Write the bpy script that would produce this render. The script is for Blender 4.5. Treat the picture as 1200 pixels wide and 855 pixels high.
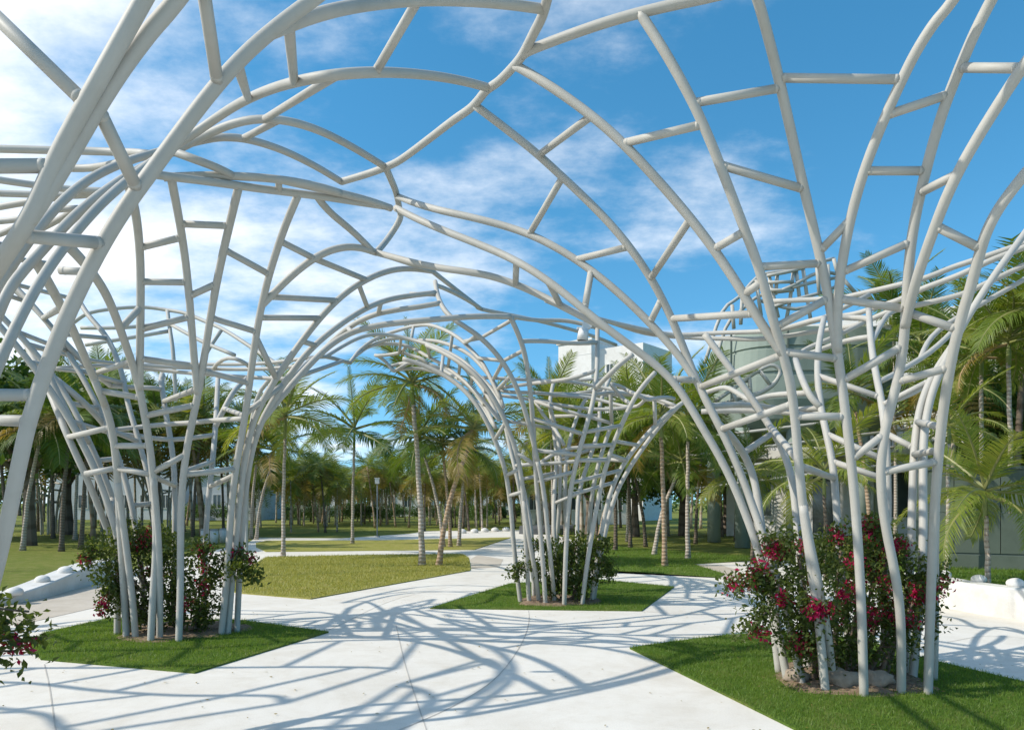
import bpy, bmesh, math, random
import numpy as np
from mathutils import Vector, Matrix, Quaternion, noise as mnoise

# ------------------------------------------------------------------ camera, sky, sun, exposure
scene = bpy.context.scene
for o in list(bpy.data.objects):
    bpy.data.objects.remove(o, do_unlink=True)
COL = scene.collection
R = math.radians
EYE = 1.6          # eye height in metres
FPX = 850.0        # focal length in photo pixels (photo is 1200 wide)
HZ = 588.0         # photo row of the horizon

cam_d = bpy.data.cameras.new('camera')
cam_d.sensor_width = 36.0
cam_d.lens = FPX / 1200.0 * 36.0
cam_d.shift_y = (HZ - 427.5) / 1200.0
cam_d.clip_end = 3000.0
cam = bpy.data.objects.new('camera', cam_d)
cam.location = (0, 0, EYE)
cam.rotation_euler = (R(90), 0, 0)
COL.objects.link(cam)
scene.camera = cam

SUN_EL, SHADOW_AZ = 41.0, 13.0     # shadows run to the right and a little away from the camera
world = bpy.data.worlds.new('World')
scene.world = world
world.use_nodes = True
wn, wl = world.node_tree.nodes, world.node_tree.links
wn.clear()
w_out = wn.new('ShaderNodeOutputWorld')
w_bg = wn.new('ShaderNodeBackground')
w_sky = wn.new('ShaderNodeTexSky')
w_sky.sky_type = 'NISHITA'
w_sky.sun_disc = False
w_sky.sun_elevation = R(SUN_EL)
to_sun = Vector((-math.cos(R(SHADOW_AZ)) * math.cos(R(SUN_EL)), -math.sin(R(SHADOW_AZ)) * math.cos(R(SUN_EL)), math.sin(R(SUN_EL))))
w_sky.sun_rotation = math.atan2(to_sun.x, to_sun.y)
w_sky.air_density = 1.0
w_sky.dust_density = 0.15
w_sky.ozone_density = 1.2
w_bg.inputs['Strength'].default_value = 0.15
# high thin cloud, denser towards the left of the view
tc = wn.new('ShaderNodeTexCoord')
sep = wn.new('ShaderNodeSeparateXYZ')
wl.new(tc.outputs['Generated'], sep.inputs[0])
def wmath(op, a, b=None, clamp=False):
    n = wn.new('ShaderNodeMath'); n.operation = op; n.use_clamp = clamp
    for i, v in enumerate((a, b)):
        if v is None: continue
        if isinstance(v, (int, float)): n.inputs[i].default_value = v
        else: wl.new(v, n.inputs[i])
    return n.outputs[0]
zz = wmath('ADD', wmath('MAXIMUM', sep.outputs['Z'], 0.0), 0.22)
px_ = wmath('DIVIDE', sep.outputs['X'], zz)
py_ = wmath('DIVIDE', sep.outputs['Y'], zz)
cmb = wn.new('ShaderNodeCombineXYZ')
wl.new(px_, cmb.inputs[0]); wl.new(py_, cmb.inputs[1])
def wnoise(scale, detail, rough, offs, sx=1.0, sy=1.0):
    mp = wn.new('ShaderNodeMapping'); mp.inputs['Location'].default_value = offs
    mp.inputs['Scale'].default_value = (sx, sy, 1)
    wl.new(cmb.outputs[0], mp.inputs[0])
    n = wn.new('ShaderNodeTexNoise'); n.inputs['Scale'].default_value = scale
    n.inputs['Detail'].default_value = detail; n.inputs['Roughness'].default_value = rough
    wl.new(mp.outputs[0], n.inputs['Vector'])
    return n.outputs['Fac']
n1 = wnoise(2.1, 10, 0.62, (6.2, 9.9, 0), 0.75, 1.0)
n2 = wnoise(0.7, 3, 0.5, (13.9, 6.2, 0))
bias = wmath('MULTIPLY', sep.outputs['X'], -0.22)
amt = wmath('ADD', wmath('ADD', wmath('MULTIPLY', n1, 0.95), wmath('MULTIPLY', n2, 0.45)), bias)
mr = wn.new('ShaderNodeMapRange'); mr.interpolation_type = 'SMOOTHSTEP'
mr.inputs['From Min'].default_value = 0.655; mr.inputs['From Max'].default_value = 0.98
mr.inputs['To Min'].default_value = 0.0; mr.inputs['To Max'].default_value = 0.86
wl.new(amt, mr.inputs['Value'])
mixc = wn.new('ShaderNodeMix'); mixc.data_type = 'RGBA'
wl.new(mr.outputs['Result'], mixc.inputs['Factor'])
# look the clear sky up a little above the true direction: dry winter air without a white horizon band
sv = wn.new('ShaderNodeCombineXYZ')
wl.new(sep.outputs['X'], sv.inputs[0]); wl.new(sep.outputs['Y'], sv.inputs[1])
wl.new(wmath('ADD', wmath('MAXIMUM', sep.outputs['Z'], 0.0), 0.13), sv.inputs[2])
svn = wn.new('ShaderNodeVectorMath'); svn.operation = 'NORMALIZE'
wl.new(sv.outputs[0], svn.inputs[0]); wl.new(svn.outputs[0], w_sky.inputs['Vector'])
hsv = wn.new('ShaderNodeHueSaturation')
hsv.inputs['Hue'].default_value = 0.484; hsv.inputs['Saturation'].default_value = 1.34; hsv.inputs['Value'].default_value = 0.87
wl.new(w_sky.outputs[0], hsv.inputs['Color'])
wl.new(hsv.outputs[0], mixc.inputs[6])
mixc.inputs[7].default_value = (5.1, 5.2, 5.35, 1)
wl.new(mixc.outputs[2], w_bg.inputs['Color'])
wl.new(w_bg.outputs[0], w_out.inputs[0])

sun_d = bpy.data.lights.new('sun', 'SUN')
sun_d.energy = 2.6
sun_d.angle = R(0.53)
sun_d.color = (1.0, 0.93, 0.82)
sun = bpy.data.objects.new('sun', sun_d)
sun.rotation_euler = (-to_sun).to_track_quat('-Z', 'Y').to_euler()
sun.location = (-8, -3, 20)
COL.objects.link(sun)
vs = scene.view_settings
vs.view_transform = 'Standard'; vs.look = 'None'; vs.exposure = 0.74; vs.gamma = 1.0; vs.use_curve_mapping = False

scene.render.engine = 'CYCLES'
scene.cycles.use_adaptive_sampling = False
scene.cycles.use_denoising = True
scene.cycles.denoiser = 'OPENIMAGEDENOISE'
scene.cycles.denoising_input_passes = 'RGB_ALBEDO_NORMAL'
scene.cycles.denoising_prefilter = 'ACCURATE'
scene.cycles.max_bounces = 8
scene.cycles.sample_clamp_indirect = 6.0

# ------------------------------------------------------------------ helpers
def gpt(x, y, z=0.0):
    """point on the level z seen at photo pixel (x, y): used to set things out at their real distance"""
    t = (EYE - z) * FPX / (y - HZ)
    return ((x - 600.0) / FPX * t, t)

def mesh_obj(name, verts, faces, mat=None, parent=None, smooth=False, mats=None, midx=None):
    me = bpy.data.meshes.new(name)
    me.from_pydata([tuple(v) for v in verts], [], faces)
    for m in (mats or ([mat] if mat else [])):
        me.materials.append(m)
    if midx is not None:
        me.polygons.foreach_set('material_index', midx)
    if smooth:
        me.polygons.foreach_set('use_smooth', [True] * len(me.polygons))
    me.update()
    return obj(name, me, parent)

def obj(name, me, parent=None):
    o = bpy.data.objects.new(name, me)
    COL.objects.link(o)
    if parent is not None:
        o.parent = parent
    return o

def empty(name, loc=(0, 0, 0), rz=0.0):
    o = bpy.data.objects.new(name, None)
    o.location = loc; o.rotation_euler = (0, 0, rz)
    o.empty_display_size = 0.2
    COL.objects.link(o)
    return o

def tag(o, label=None, cat=None, group=None, kind=None):
    if label: o['label'] = label
    if cat: o['category'] = cat
    if group: o['group'] = group
    if kind: o['kind'] = kind
    return o

class MB:
    """collects geometry for one mesh"""
    def __init__(s): s.v = []; s.f = []
    def add(s, v, f):
        n = len(s.v); s.v += [tuple(p) for p in v]; s.f += [tuple(i + n for i in q) for q in f]
    def box(s, x0, x1, y0, y1, z0, z1, M=None):
        v = [Vector((x, y, z)) for z in (z0, z1) for y in (y0, y1) for x in (x0, x1)]
        if M is not None: v = [M @ p for p in v]
        s.add(v, [(0, 2, 3, 1), (4, 5, 7, 6), (0, 1, 5, 4), (2, 6, 7, 3), (0, 4, 6, 2), (1, 3, 7, 5)])
    def tube(s, path, rad, sides=10, cap=True):
        v, f = tube_geo(path, rad, sides, cap); s.add(v, f)
    def build(s, name, mat, parent=None, smooth=False):
        return mesh_obj(name, s.v, s.f, mat, parent, smooth)

def tube_geo(path, rad, sides=10, cap=True):
    P = [Vector(p) for p in path]
    n = len(P)
    rads = rad if isinstance(rad, (list, tuple)) else [rad] * n
    T = []
    for i in range(n):
        a = P[max(i - 1, 0)]; b = P[min(i + 1, n - 1)]
        t = (b - a); T.append(t.normalized() if t.length > 1e-9 else Vector((0, 0, 1)))
    ref = Vector((0, 0, 1)) if abs(T[0].z) < 0.9 else Vector((1, 0, 0))
    u = T[0].cross(ref).normalized()
    verts, faces = [], []
    for i in range(n):
        if i:
            q = T[i - 1].rotation_difference(T[i]); u = (q @ u)
            u = (u - T[i] * u.dot(T[i])).normalized()
        w = T[i].cross(u)
        for k in range(sides):
            a = 2 * math.pi * k / sides
            verts.append(P[i] + (u * math.cos(a) + w * math.sin(a)) * rads[i])
    for i in range(n - 1):
        for k in range(sides):
            k2 = (k + 1) % sides
            faces.append((i * sides + k, i * sides + k2, (i + 1) * sides + k2, (i + 1) * sides + k))
    if cap:
        faces.append(tuple(range(sides - 1, -1, -1)))
        faces.append(tuple((n - 1) * sides + k for k in range(sides)))
    return verts, faces

def catmull(P, sub=4):
    P = [np.array(p, float) for p in P]
    if len(P) < 3: return P
    out = []
    for i in range(len(P) - 1):
        p0 = P[i - 1] if i else 2 * P[0] - P[1]
        p1, p2 = P[i], P[i + 1]
        p3 = P[i + 2] if i + 2 < len(P) else 2 * P[-1] - P[-2]
        for k in range(sub):
            t = k / sub
            out.append(0.5 * ((2 * p1) + (-p0 + p2) * t + (2 * p0 - 5 * p1 + 4 * p2 - p3) * t * t + (-p0 + 3 * p1 - 3 * p2 + p3) * t ** 3))
    out.append(P[-1])
    return out

# ------------------------------------------------------------------ materials
def new_mat(name):
    m = bpy.data.materials.new(name); m.use_nodes = True
    nt = m.node_tree
    b = nt.nodes['Principled BSDF']
    return m, nt, b

def add_noise(nt, scale, detail=6, rough=0.6, coord='Object', dist=0.0):
    t = nt.nodes.new('ShaderNodeTexCoord')
    n = nt.nodes.new('ShaderNodeTexNoise')
    n.inputs['Scale'].default_value = scale; n.inputs['Detail'].default_value = detail
    n.inputs['Roughness'].default_value = rough; n.inputs['Distortion'].default_value = dist
    nt.links.new(t.outputs[coord], n.inputs['Vector'])
    return n

def ramp(nt, fac, stops):
    r = nt.nodes.new('ShaderNodeValToRGB')
    el = r.color_ramp.elements
    while len(el) < len(stops): el.new(0.5)
    for e, (p, c) in zip(el, stops):
        e.position = p; e.color = (*c, 1)
    nt.links.new(fac, r.inputs['Fac'])
    return r

def bump(nt, b, fac, strength, dist=0.01):
    n = nt.nodes.new('ShaderNodeBump')
    n.inputs['Strength'].default_value = strength; n.inputs['Distance'].default_value = dist
    nt.links.new(fac, n.inputs['Height']); nt.links.new(n.outputs[0], b.inputs['Normal'])

def mixcol(nt, fac, a, b_, mode='MIX'):
    m = nt.nodes.new('ShaderNodeMix'); m.data_type = 'RGBA'; m.blend_type = mode
    if isinstance(fac, (int, float)): m.inputs['Factor'].default_value = fac
    else: nt.links.new(fac, m.inputs['Factor'])
    for i, v in ((6, a), (7, b_)):
        if isinstance(v, tuple): m.inputs[i].default_value = (*v, 1)
        else: nt.links.new(v, m.inputs[i])
    return m.outputs[2]

def plain(name, c1, c2, scale=3.0, rough=0.6, bmp=0.0, bscale=None, spec=0.4, detail=6):
    m, nt, b = new_mat(name)
    n = add_noise(nt, scale, detail)
    r = ramp(nt, n.outputs['Fac'], [(0.3, c1), (0.7, c2)])
    nt.links.new(r.outputs[0], b.inputs['Base Color'])
    b.inputs['Roughness'].default_value = rough
    b.inputs['Specular IOR Level'].default_value = spec
    if bmp:
        n2 = add_noise(nt, bscale or scale * 8, 6)
        bump(nt, b, n2.outputs['Fac'], bmp)
    return m

# grey painted steel tube, a little weathered: faint drips and dust
def tube_mat():
    m, nt, b = new_mat('painted_steel')
    n = add_noise(nt, 1.6, 7, 0.65); n2 = add_noise(nt, 9, 2, 0.5)
    r = ramp(nt, n.outputs['Fac'], [(0.3, (0.42, 0.405, 0.365)), (0.7, (0.485, 0.47, 0.43))])
    r2 = ramp(nt, n2.outputs['Fac'], [(0.30, (0.80, 0.78, 0.73)), (0.50, (1, 1, 1))])
    c = mixcol(nt, 0.25, r.outputs[0], r2.outputs[0], 'MULTIPLY')
    nt.links.new(c, b.inputs['Base Color'])
    b.inputs['Roughness'].default_value = 0.55
    b.inputs['Specular IOR Level'].default_value = 0.35
    return m

def concrete_mat(name, c1, c2, stain=(0.80, 0.77, 0.72), sc=0.35):
    m, nt, b = new_mat(name)
    n = add_noise(nt, sc, 8, 0.6); n2 = add_noise(nt, 4.0, 8, 0.7); n3 = add_noise(nt, 90, 3, 0.6)
    r = ramp(nt, n.outputs['Fac'], [(0.35, c1), (0.65, c2)])
    r2 = ramp(nt, n2.outputs['Fac'], [(0.30, stain), (0.52, (1, 1, 1))])
    c = mixcol(nt, 0.55, r.outputs[0], r2.outputs[0], 'MULTIPLY')
    r3 = ramp(nt, n3.outputs['Fac'], [(0.35, (0.86, 0.86, 0.86)), (0.6, (1, 1, 1))])
    c = mixcol(nt, 0.6, c, r3.outputs[0], 'MULTIPLY')
    n4 = add_noise(nt, 1.1, 9, 0.72, dist=1.2)
    r4 = ramp(nt, n4.outputs['Fac'], [(0.36, (0.86, 0.84, 0.81)), (0.55, (1, 1, 1))])
    c = mixcol(nt, 0.6, c, r4.outputs[0], 'MULTIPLY')
    nt.links.new(c, b.inputs['Base Color'])
    b.inputs['Roughness'].default_value = 0.85
    b.inputs['Specular IOR Level'].default_value = 0.2
    bump(nt, b, n3.outputs['Fac'], 0.15, 0.004)
    return m

def leaf_mat(name, cols, trans=0.35, scale=6.0, rnd=0.35):
    """thin leaf: diffuse + translucent, colour varies from place to place and from object to object"""
    m = bpy.data.materials.new(name); m.use_nodes = True
    nt = m.node_tree; nt.nodes.clear()
    out = nt.nodes.new('ShaderNodeOutputMaterial')
    n = add_noise(nt, scale, 3, 0.6)
    oi = nt.nodes.new('ShaderNodeObjectInfo')
    geo = nt.nodes.new('ShaderNodeNewGeometry')
    def mth(op, a, b_):
        q = nt.nodes.new('ShaderNodeMath'); q.operation = op
        for i, v in enumerate((a, b_)):
            if isinstance(v, (int, float)): q.inputs[i].default_value = v
            else: nt.links.new(v, q.inputs[i])
        return q.outputs[0]
    f = mth('ADD', mth('MULTIPLY', n.outputs['Fac'], 0.55), mth('MULTIPLY', oi.outputs['Random'], rnd))
    f = mth('ADD', f, mth('MULTIPLY', geo.outputs['Random Per Island'], 0.30))
    k = len(cols)
    r = ramp(nt, f, [(0.2 + 0.7 * i / max(k - 1, 1), c) for i, c in enumerate(cols)])
    pr = nt.nodes.new('ShaderNodeBsdfPrincipled'); pr.inputs['Roughness'].default_value = 0.45
    pr.inputs['Specular IOR Level'].default_value = 0.35
    tr = nt.nodes.new('ShaderNodeBsdfTranslucent')
    br = mixcol(nt, 1.0, r.outputs[0], (1.5, 1.4, 0.6), 'MULTIPLY')
    nt.links.new(r.outputs[0], pr.inputs['Base Color']); nt.links.new(br, tr.inputs['Color'])
    mx = nt.nodes.new('ShaderNodeMixShader'); mx.inputs[0].default_value = trans
    nt.links.new(pr.outputs[0], mx.inputs[1]); nt.links.new(tr.outputs[0], mx.inputs[2])
    nt.links.new(mx.outputs[0], out.inputs[0])
    return m

def grass_mat(name, cols):
    m, nt, b = new_mat(name)
    n = add_noise(nt, 0.5, 6, 0.6); n2 = add_noise(nt, 25, 5, 0.75); n3 = add_noise(nt, 3.2, 5, 0.6)
    r = ramp(nt, n.outputs['Fac'], [(0.3, cols[0]), (0.7, cols[1])])
    r2 = ramp(nt, n2.outputs['Fac'], [(0.3, (0.5, 0.55, 0.4)), (0.65, (1.25, 1.2, 1.1))])
    c = mixcol(nt, 0.8, r.outputs[0], r2.outputs[0], 'MULTIPLY')
    r3 = ramp(nt, n3.outputs['Fac'], [(0.45, (0, 0, 0)), (0.72, (1, 1, 1))])
    c = mixcol(nt, r3.outputs[0], c, cols[2])
    nt.links.new(c, b.inputs['Base Color'])
    b.inputs['Roughness'].default_value = 0.9; b.inputs['Specular IOR Level'].default_value = 0.1
    bump(nt, b, n2.outputs['Fac'], 0.9, 0.03)
    return m

M = {}
M['tube'] = tube_mat()
M['paving'] = concrete_mat('white_concrete', (0.73, 0.69, 0.62), (0.79, 0.755, 0.69), (0.87, 0.84, 0.79))
M['tan_paving'] = concrete_mat('tan_concrete', (0.52, 0.46, 0.38), (0.60, 0.54, 0.46))
M['wallwhite'] = concrete_mat('white_wall', (0.66, 0.65, 0.62), (0.74, 0.73, 0.70), (0.78, 0.76, 0.72), 1.2)
M['joint'] = plain('joint_dark', (0.42, 0.39, 0.35), (0.54, 0.51, 0.46), 3.0, 0.9)
M['lawn'] = grass_mat('lawn_green', ((0.085, 0.15, 0.025), (0.11, 0.18, 0.034), (0.18, 0.20, 0.055)))
M['lawn_dry'] = grass_mat('lawn_dry', ((0.29, 0.295, 0.07), (0.34, 0.325, 0.09), (0.40, 0.345, 0.13)))
M['lawn_far'] = grass_mat('lawn_far', ((0.15, 0.19, 0.04), (0.19, 0.22, 0.05), (0.25, 0.235, 0.075)))
M['blade'] = leaf_mat('grass_blade', [(0.105, 0.20, 0.03), (0.17, 0.265, 0.045), (0.29, 0.32, 0.08)], 0.45, 1.2, 0.0)
M['blade_dry'] = leaf_mat('dry_grass_blade', [(0.30, 0.32, 0.075), (0.37, 0.355, 0.10), (0.45, 0.39, 0.15)], 0.3, 1.2, 0.0)
M['mulch'] = plain('mulch', (0.12, 0.075, 0.045), (0.32, 0.23, 0.155), 26, 0.95, 0.8, 60)
M['stone'] = plain('pale_stone', (0.24, 0.19, 0.14), (0.40, 0.33, 0.26), 9, 0.9, 0.6, 40)
M['knob'] = concrete_mat('white_stone', (0.66, 0.65, 0.63), (0.76, 0.75, 0.73))
M['greenwall'] = concrete_mat('green_wall', (0.095, 0.125, 0.10), (0.12, 0.15, 0.122), (0.82, 0.84, 0.8), 0.8)
M['palegreen'] = concrete_mat('pale_green_panel', (0.25, 0.305, 0.265), (0.30, 0.355, 0.31), (0.9, 0.9, 0.9), 0.3)
M['dkgreen'] = plain('dark_recess', (0.10, 0.13, 0.115), (0.13, 0.16, 0.14), 2, 0.7)
M['bwhite'] = concrete_mat('white_render', (0.70, 0.69, 0.66), (0.76, 0.75, 0.73), (0.92, 0.91, 0.9), 0.15)
M['bgrey'] = concrete_mat('pale_blue_render', (0.56, 0.59, 0.62), (0.62, 0.65, 0.68), (0.9, 0.9, 0.9), 0.15)
M['glass'] = plain('dark_glass', (0.03, 0.045, 0.05), (0.06, 0.08, 0.085), 1.0, 0.08, spec=0.8)
M['frame'] = plain('white_frame', (0.6, 0.6, 0.58), (0.68, 0.68, 0.66), 4, 0.5)
M['metal'] = plain('grey_metal', (0.30, 0.31, 0.31), (0.38, 0.39, 0.39), 5, 0.4)
M['dark'] = plain('dark_grey_seat', (0.07, 0.075, 0.08), (0.11, 0.115, 0.12), 6, 0.5)
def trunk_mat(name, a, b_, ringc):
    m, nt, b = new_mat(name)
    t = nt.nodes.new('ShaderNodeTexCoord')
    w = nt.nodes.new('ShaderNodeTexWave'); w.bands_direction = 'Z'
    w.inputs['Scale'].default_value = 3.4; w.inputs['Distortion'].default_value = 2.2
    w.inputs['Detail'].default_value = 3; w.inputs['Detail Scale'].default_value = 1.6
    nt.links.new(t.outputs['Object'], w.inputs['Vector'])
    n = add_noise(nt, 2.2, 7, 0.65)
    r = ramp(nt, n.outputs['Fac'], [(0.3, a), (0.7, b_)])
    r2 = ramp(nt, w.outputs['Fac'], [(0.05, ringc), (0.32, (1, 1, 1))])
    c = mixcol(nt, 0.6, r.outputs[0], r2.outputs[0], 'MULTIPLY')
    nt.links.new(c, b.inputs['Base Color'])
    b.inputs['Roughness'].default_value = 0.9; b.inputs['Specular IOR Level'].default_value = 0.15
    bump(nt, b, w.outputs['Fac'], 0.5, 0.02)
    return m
M['trunk'] = trunk_mat('palm_bark', (0.38, 0.33, 0.28), (0.54, 0.48, 0.42), (0.45, 0.36, 0.3))
M['trunk_pale'] = trunk_mat('pale_palm_bark', (0.42, 0.36, 0.30), (0.58, 0.51, 0.44), (0.6, 0.5, 0.42))
M['trunk_tan'] = trunk_mat('tan_palm_bark', (0.36, 0.25, 0.17), (0.47, 0.37, 0.27), (0.5, 0.38, 0.28))
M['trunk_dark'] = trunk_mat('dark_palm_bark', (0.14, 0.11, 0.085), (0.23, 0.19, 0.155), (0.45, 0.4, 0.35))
M['shaft'] = plain('crownshaft_green', (0.13, 0.19, 0.06), (0.24, 0.27, 0.10), 3, 0.5)
M['rachis'] = plain('leaf_stalk', (0.16, 0.19, 0.05), (0.28, 0.26, 0.10), 3, 0.5)
M['rachis_dry'] = plain('dry_leaf_stalk', (0.26, 0.17, 0.08), (0.36, 0.25, 0.13), 3, 0.7)
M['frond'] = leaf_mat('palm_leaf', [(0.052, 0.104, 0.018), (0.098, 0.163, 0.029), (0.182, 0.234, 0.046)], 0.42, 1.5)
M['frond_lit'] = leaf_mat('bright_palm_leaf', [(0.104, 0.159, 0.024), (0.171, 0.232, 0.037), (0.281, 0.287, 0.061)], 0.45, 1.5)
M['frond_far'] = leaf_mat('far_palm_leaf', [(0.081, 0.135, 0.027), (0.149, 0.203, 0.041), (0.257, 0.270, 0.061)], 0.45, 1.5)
M['frond_dry'] = leaf_mat('dry_palm_leaf', [(0.16, 0.13, 0.035), (0.24, 0.185, 0.05), (0.30, 0.22, 0.08)], 0.35, 1.5)
M['broad'] = leaf_mat('broad_leaf', [(0.042, 0.085, 0.019), (0.076, 0.142, 0.030), (0.133, 0.190, 0.042)], 0.3, 0.8)
M['bougleaf'] = leaf_mat('bougainvillea_leaf', [(0.055, 0.085, 0.02), (0.10, 0.14, 0.03), (0.21, 0.19, 0.055)], 0.48, 4.0, 0.0)
M['bract'] = leaf_mat('bougainvillea_bract', [(0.36, 0.008, 0.06), (0.52, 0.02, 0.115), (0.62, 0.07, 0.17)], 0.35, 5.0, 0.0)
M['stem'] = plain('woody_stem', (0.14, 0.10, 0.07), (0.24, 0.18, 0.13), 12, 0.9)

# ------------------------------------------------------------------ the pergola: funnel columns that flare into a vault
CENT = {'A': (-4.05, 8.95), 'B': (0.72, 11.65), 'C': (3.0, 6.5), 'D': (-3.25, 3.55), 'G': (-9.3, 6.6), 'H': (9.2, 6.2)}
PROF_Z = np.array([-0.1, 0, 1.0, 1.6, 2.2, 2.8, 3.3, 3.8, 4.2, 4.6, 4.9, 5.05, 5.12, 5.3, 8.0])
PROF_R = np.array([0.60, 0.60, 0.68, 0.80, 1.00, 1.28, 1.58, 1.93, 2.30, 2.80, 3.30, 3.75, 4.3, 9.0, 80.0])
R_RIB, R_TIE = 0.0365, 0.0315

def prof_r(z, k):
    return 0.6 + (np.interp(z, PROF_Z, PROF_R) - 0.6) * k
def prof_z(r, k=1.0):
    return float(np.interp(r, 0.6 + (PROF_R[1:] - 0.6) * k, PROF_Z[1:]))

def solve(col, pts, t0=None, k=1.0):
    """follow a tube over the funnel surface of a column: depth of each traced point on that surface"""
    cx, cy = CENT[col]
    ts = np.arange(1.5, 24.0, 0.03)
    prev = t0
    zs = []
    for i, p in enumerate(pts):
        x, y = p[0], p[1]
        if len(p) > 2 and p[2]:
            prev = p[2]; zs.append(prev); continue
        dx, dz = (x - 600) / FPX, (HZ - y) / FPX
        if i == 0 and t0 is None:
            prev = EYE / max(-dz, 1e-3); zs.append(prev); continue
        z = EYE + dz * ts
        g = prof_r(z, k) - np.hypot(dx * ts - cx, ts - cy)
        s = np.nonzero(np.sign(g[1:]) != np.sign(g[:-1]))[0]
        best = None
        if len(s):
            c = ts[s] + 0.015
            j = np.argmin(np.abs(c - prev))
            if abs(c[j] - prev) < 0.9: best = c[j]
        if best is None:
            w = np.abs(ts - prev) < 0.5
            q = np.abs(g) + 0.25 * np.abs(ts - prev)
            q[~w] = 1e9
            best = ts[np.argmin(q)]
        prev = best; zs.append(best)
    zs = np.array(zs)
    if len(zs) > 2:
        for _ in range(2):
            q = zs.copy(); q[1:-1] = 0.25 * zs[:-2] + 0.5 * zs[1:-1] + 0.25 * zs[2:]; zs = q
    return zs

ENDS = []
TUBES = []      # dicts: group, kind, pts3 (dense), pix (dense)
def unproj(x, y, t):
    return np.array([(x - 600) / FPX * t, t, EYE + (HZ - y) / FPX * t])

RSC = {'A': 1.05, 'B': 0.97, 'C': 0.98, 'D': 0.95}
def put(group, kind, P3, rad, dense=True):
    rad = rad * RSC.get(group[0], 1.0)
    P = catmull(P3, 4) if dense and len(P3) > 2 else [np.array(p, float) for p in P3]
    pix = np.array([(600 + FPX * p[0] / p[1], HZ - FPX * (p[2] - EYE) / p[1]) if p[1] > 0.4 else (-9999, -9999) for p in P])
    TUBES.append(dict(group=group, kind=kind, P=P, pix=pix, rad=rad))
    return TUBES[-1]

def rib(group, pts, t0=None, ext=0.0, k=1.0, col=None, rad=R_RIB, kind='rib'):
    """a traced tube on column `group[0]`'s surface; ext: carry it on outwards to that radius"""
    c = col or group[0]
    if len(pts) > 4:      # take the hand-traced jitter out
        for _ in range(2):
            q = [pts[0]]
            for a_, b_, c_ in zip(pts[:-2], pts[1:-1], pts[2:]):
                q.append((0.2 * a_[0] + 0.6 * b_[0] + 0.2 * c_[0], 0.2 * a_[1] + 0.6 * b_[1] + 0.2 * c_[1], *b_[2:]))
            pts = q + [pts[-1]]
    zs = solve(c, pts, t0, k)
    P3 = [unproj(p[0], p[1], t) for p, t in zip(pts, zs)]
    if pts[0][1] > 690 and t0 is None:          # foot goes into the soil
        P3[0][2] = -0.12
    if ext:
        ENDS.append((c, len(TUBES)))
        cx, cy = CENT[c]
        q = P3[-1]; d = q - P3[-3]; d = d / np.linalg.norm(d)
        for _ in range(14):
            rv = np.array([q[0] - cx, q[1] - cy]); r = np.linalg.norm(rv)
            if r > ext: break
            tg = np.array([rv[0] / r, rv[1] / r, 0.8 * (5.12 - q[2])]); tg /= np.linalg.norm(tg)
            d = d * 0.7 + tg * 0.3; d /= np.linalg.norm(d)
            q = q + d * 0.35
            P3.append(q)
    return put(group, kind, P3, rad)

def flat(group, pts, z=5.1, rad=R_RIB, kind='rib'):
    """a traced tube on the flat crown of the vault (height z), or with its own distances"""
    P3 = []
    for p in pts:
        t = p[2] if len(p) > 2 else (z - EYE) * FPX / (HZ - p[1])
        P3.append(unproj(p[0], p[1], t))
    return put(group, kind, P3, rad)

def near_pt(groups, x, y, prefer=None):
    best = None
    q = np.array([x, y], float)
    for tb in TUBES:
        if tb['group'] not in groups or tb['kind'] == 'tie': continue
        X = tb['pix']; A, B = X[:-1], X[1:]
        D = B - A
        t = np.clip(((q - A) * D).sum(1) / np.maximum((D * D).sum(1), 1e-6), 0, 1)
        d = np.hypot(*(A + D * t[:, None] - q).T)
        i = int(np.argmin(d))
        if best is None or d[i] < best[0]:
            best = (d[i], tb['P'][i] * (1 - t[i]) + tb['P'][i + 1] * t[i])
    return best

def tie(groups, *ends):
    """a short straight tube between tubes already placed (picked at the given points)"""
    gs = groups.split('+')
    for a, b in zip(ends[:-1], ends[1:]):
        pa, pb = near_pt(gs, *a), near_pt(gs, *b)
        A, B = pa[1], pb[1]
        if pa[0] > 14 and pb[0] <= 14: A = unproj(a[0], a[1], B[1])
        if pb[0] > 14 and pa[0] <= 14: B = unproj(b[0], b[1], A[1])
        put(gs[0], 'tie', [A, B], R_TIE)

# --- column C (beside the flowers on the right)
KC = 0.5
rib('C', [(1013,817),(1010,700),(1005,620),(999,545),(991,485),(984,430),(976,370),(963,305),(950,255),(938,205),(926,150),(914,95),(900,40),(888,0)], ext=3.4, k=KC)
rib('C', [(969,812),(961,730),(947,640),(939,590),(936,540),(931,480),(928,447),(918,415),(908,385),(898,345),(888,300),(871,270),(851,210),(835,170),(818,130),(800,100),(785,72),(768,48),(752,25)], k=0.9)
rib('C', [(918,415),(896,388),(880,358),(862,328),(838,293),(812,258),(786,228),(762,202),(740,177),(713,150),(692,134),(662,111),(632,91),(606,77)], t0=5.6, k=0.95)
rib('C', [(926,800),(905,690),(885,630),(870,592),(857,560),(842,530),(825,505),(808,475),(795,450),(775,430),(740,406),(710,385),(688,366),(662,343),(640,327),(612,311),(600,306),(565,293),(525,280),(500,272),(469,257)])
rib('C', [(943,804),(927,735),(912,680),(893,623),(882,592),(870,560),(857,527),(842,495),(826,468),(815,445),(803,412),(787,370),(770,332),(740,290),(720,265),(687,232),(655,205),(637,184),(600,157),(560,127)])
rib('C', [(815,448),(797,417),(777,396),(750,366),(725,342),(695,318),(682,308),(650,288),(625,275),(600,266),(562,254),(512,245),(488,237),(469,227)], t0=6.3)
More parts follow.
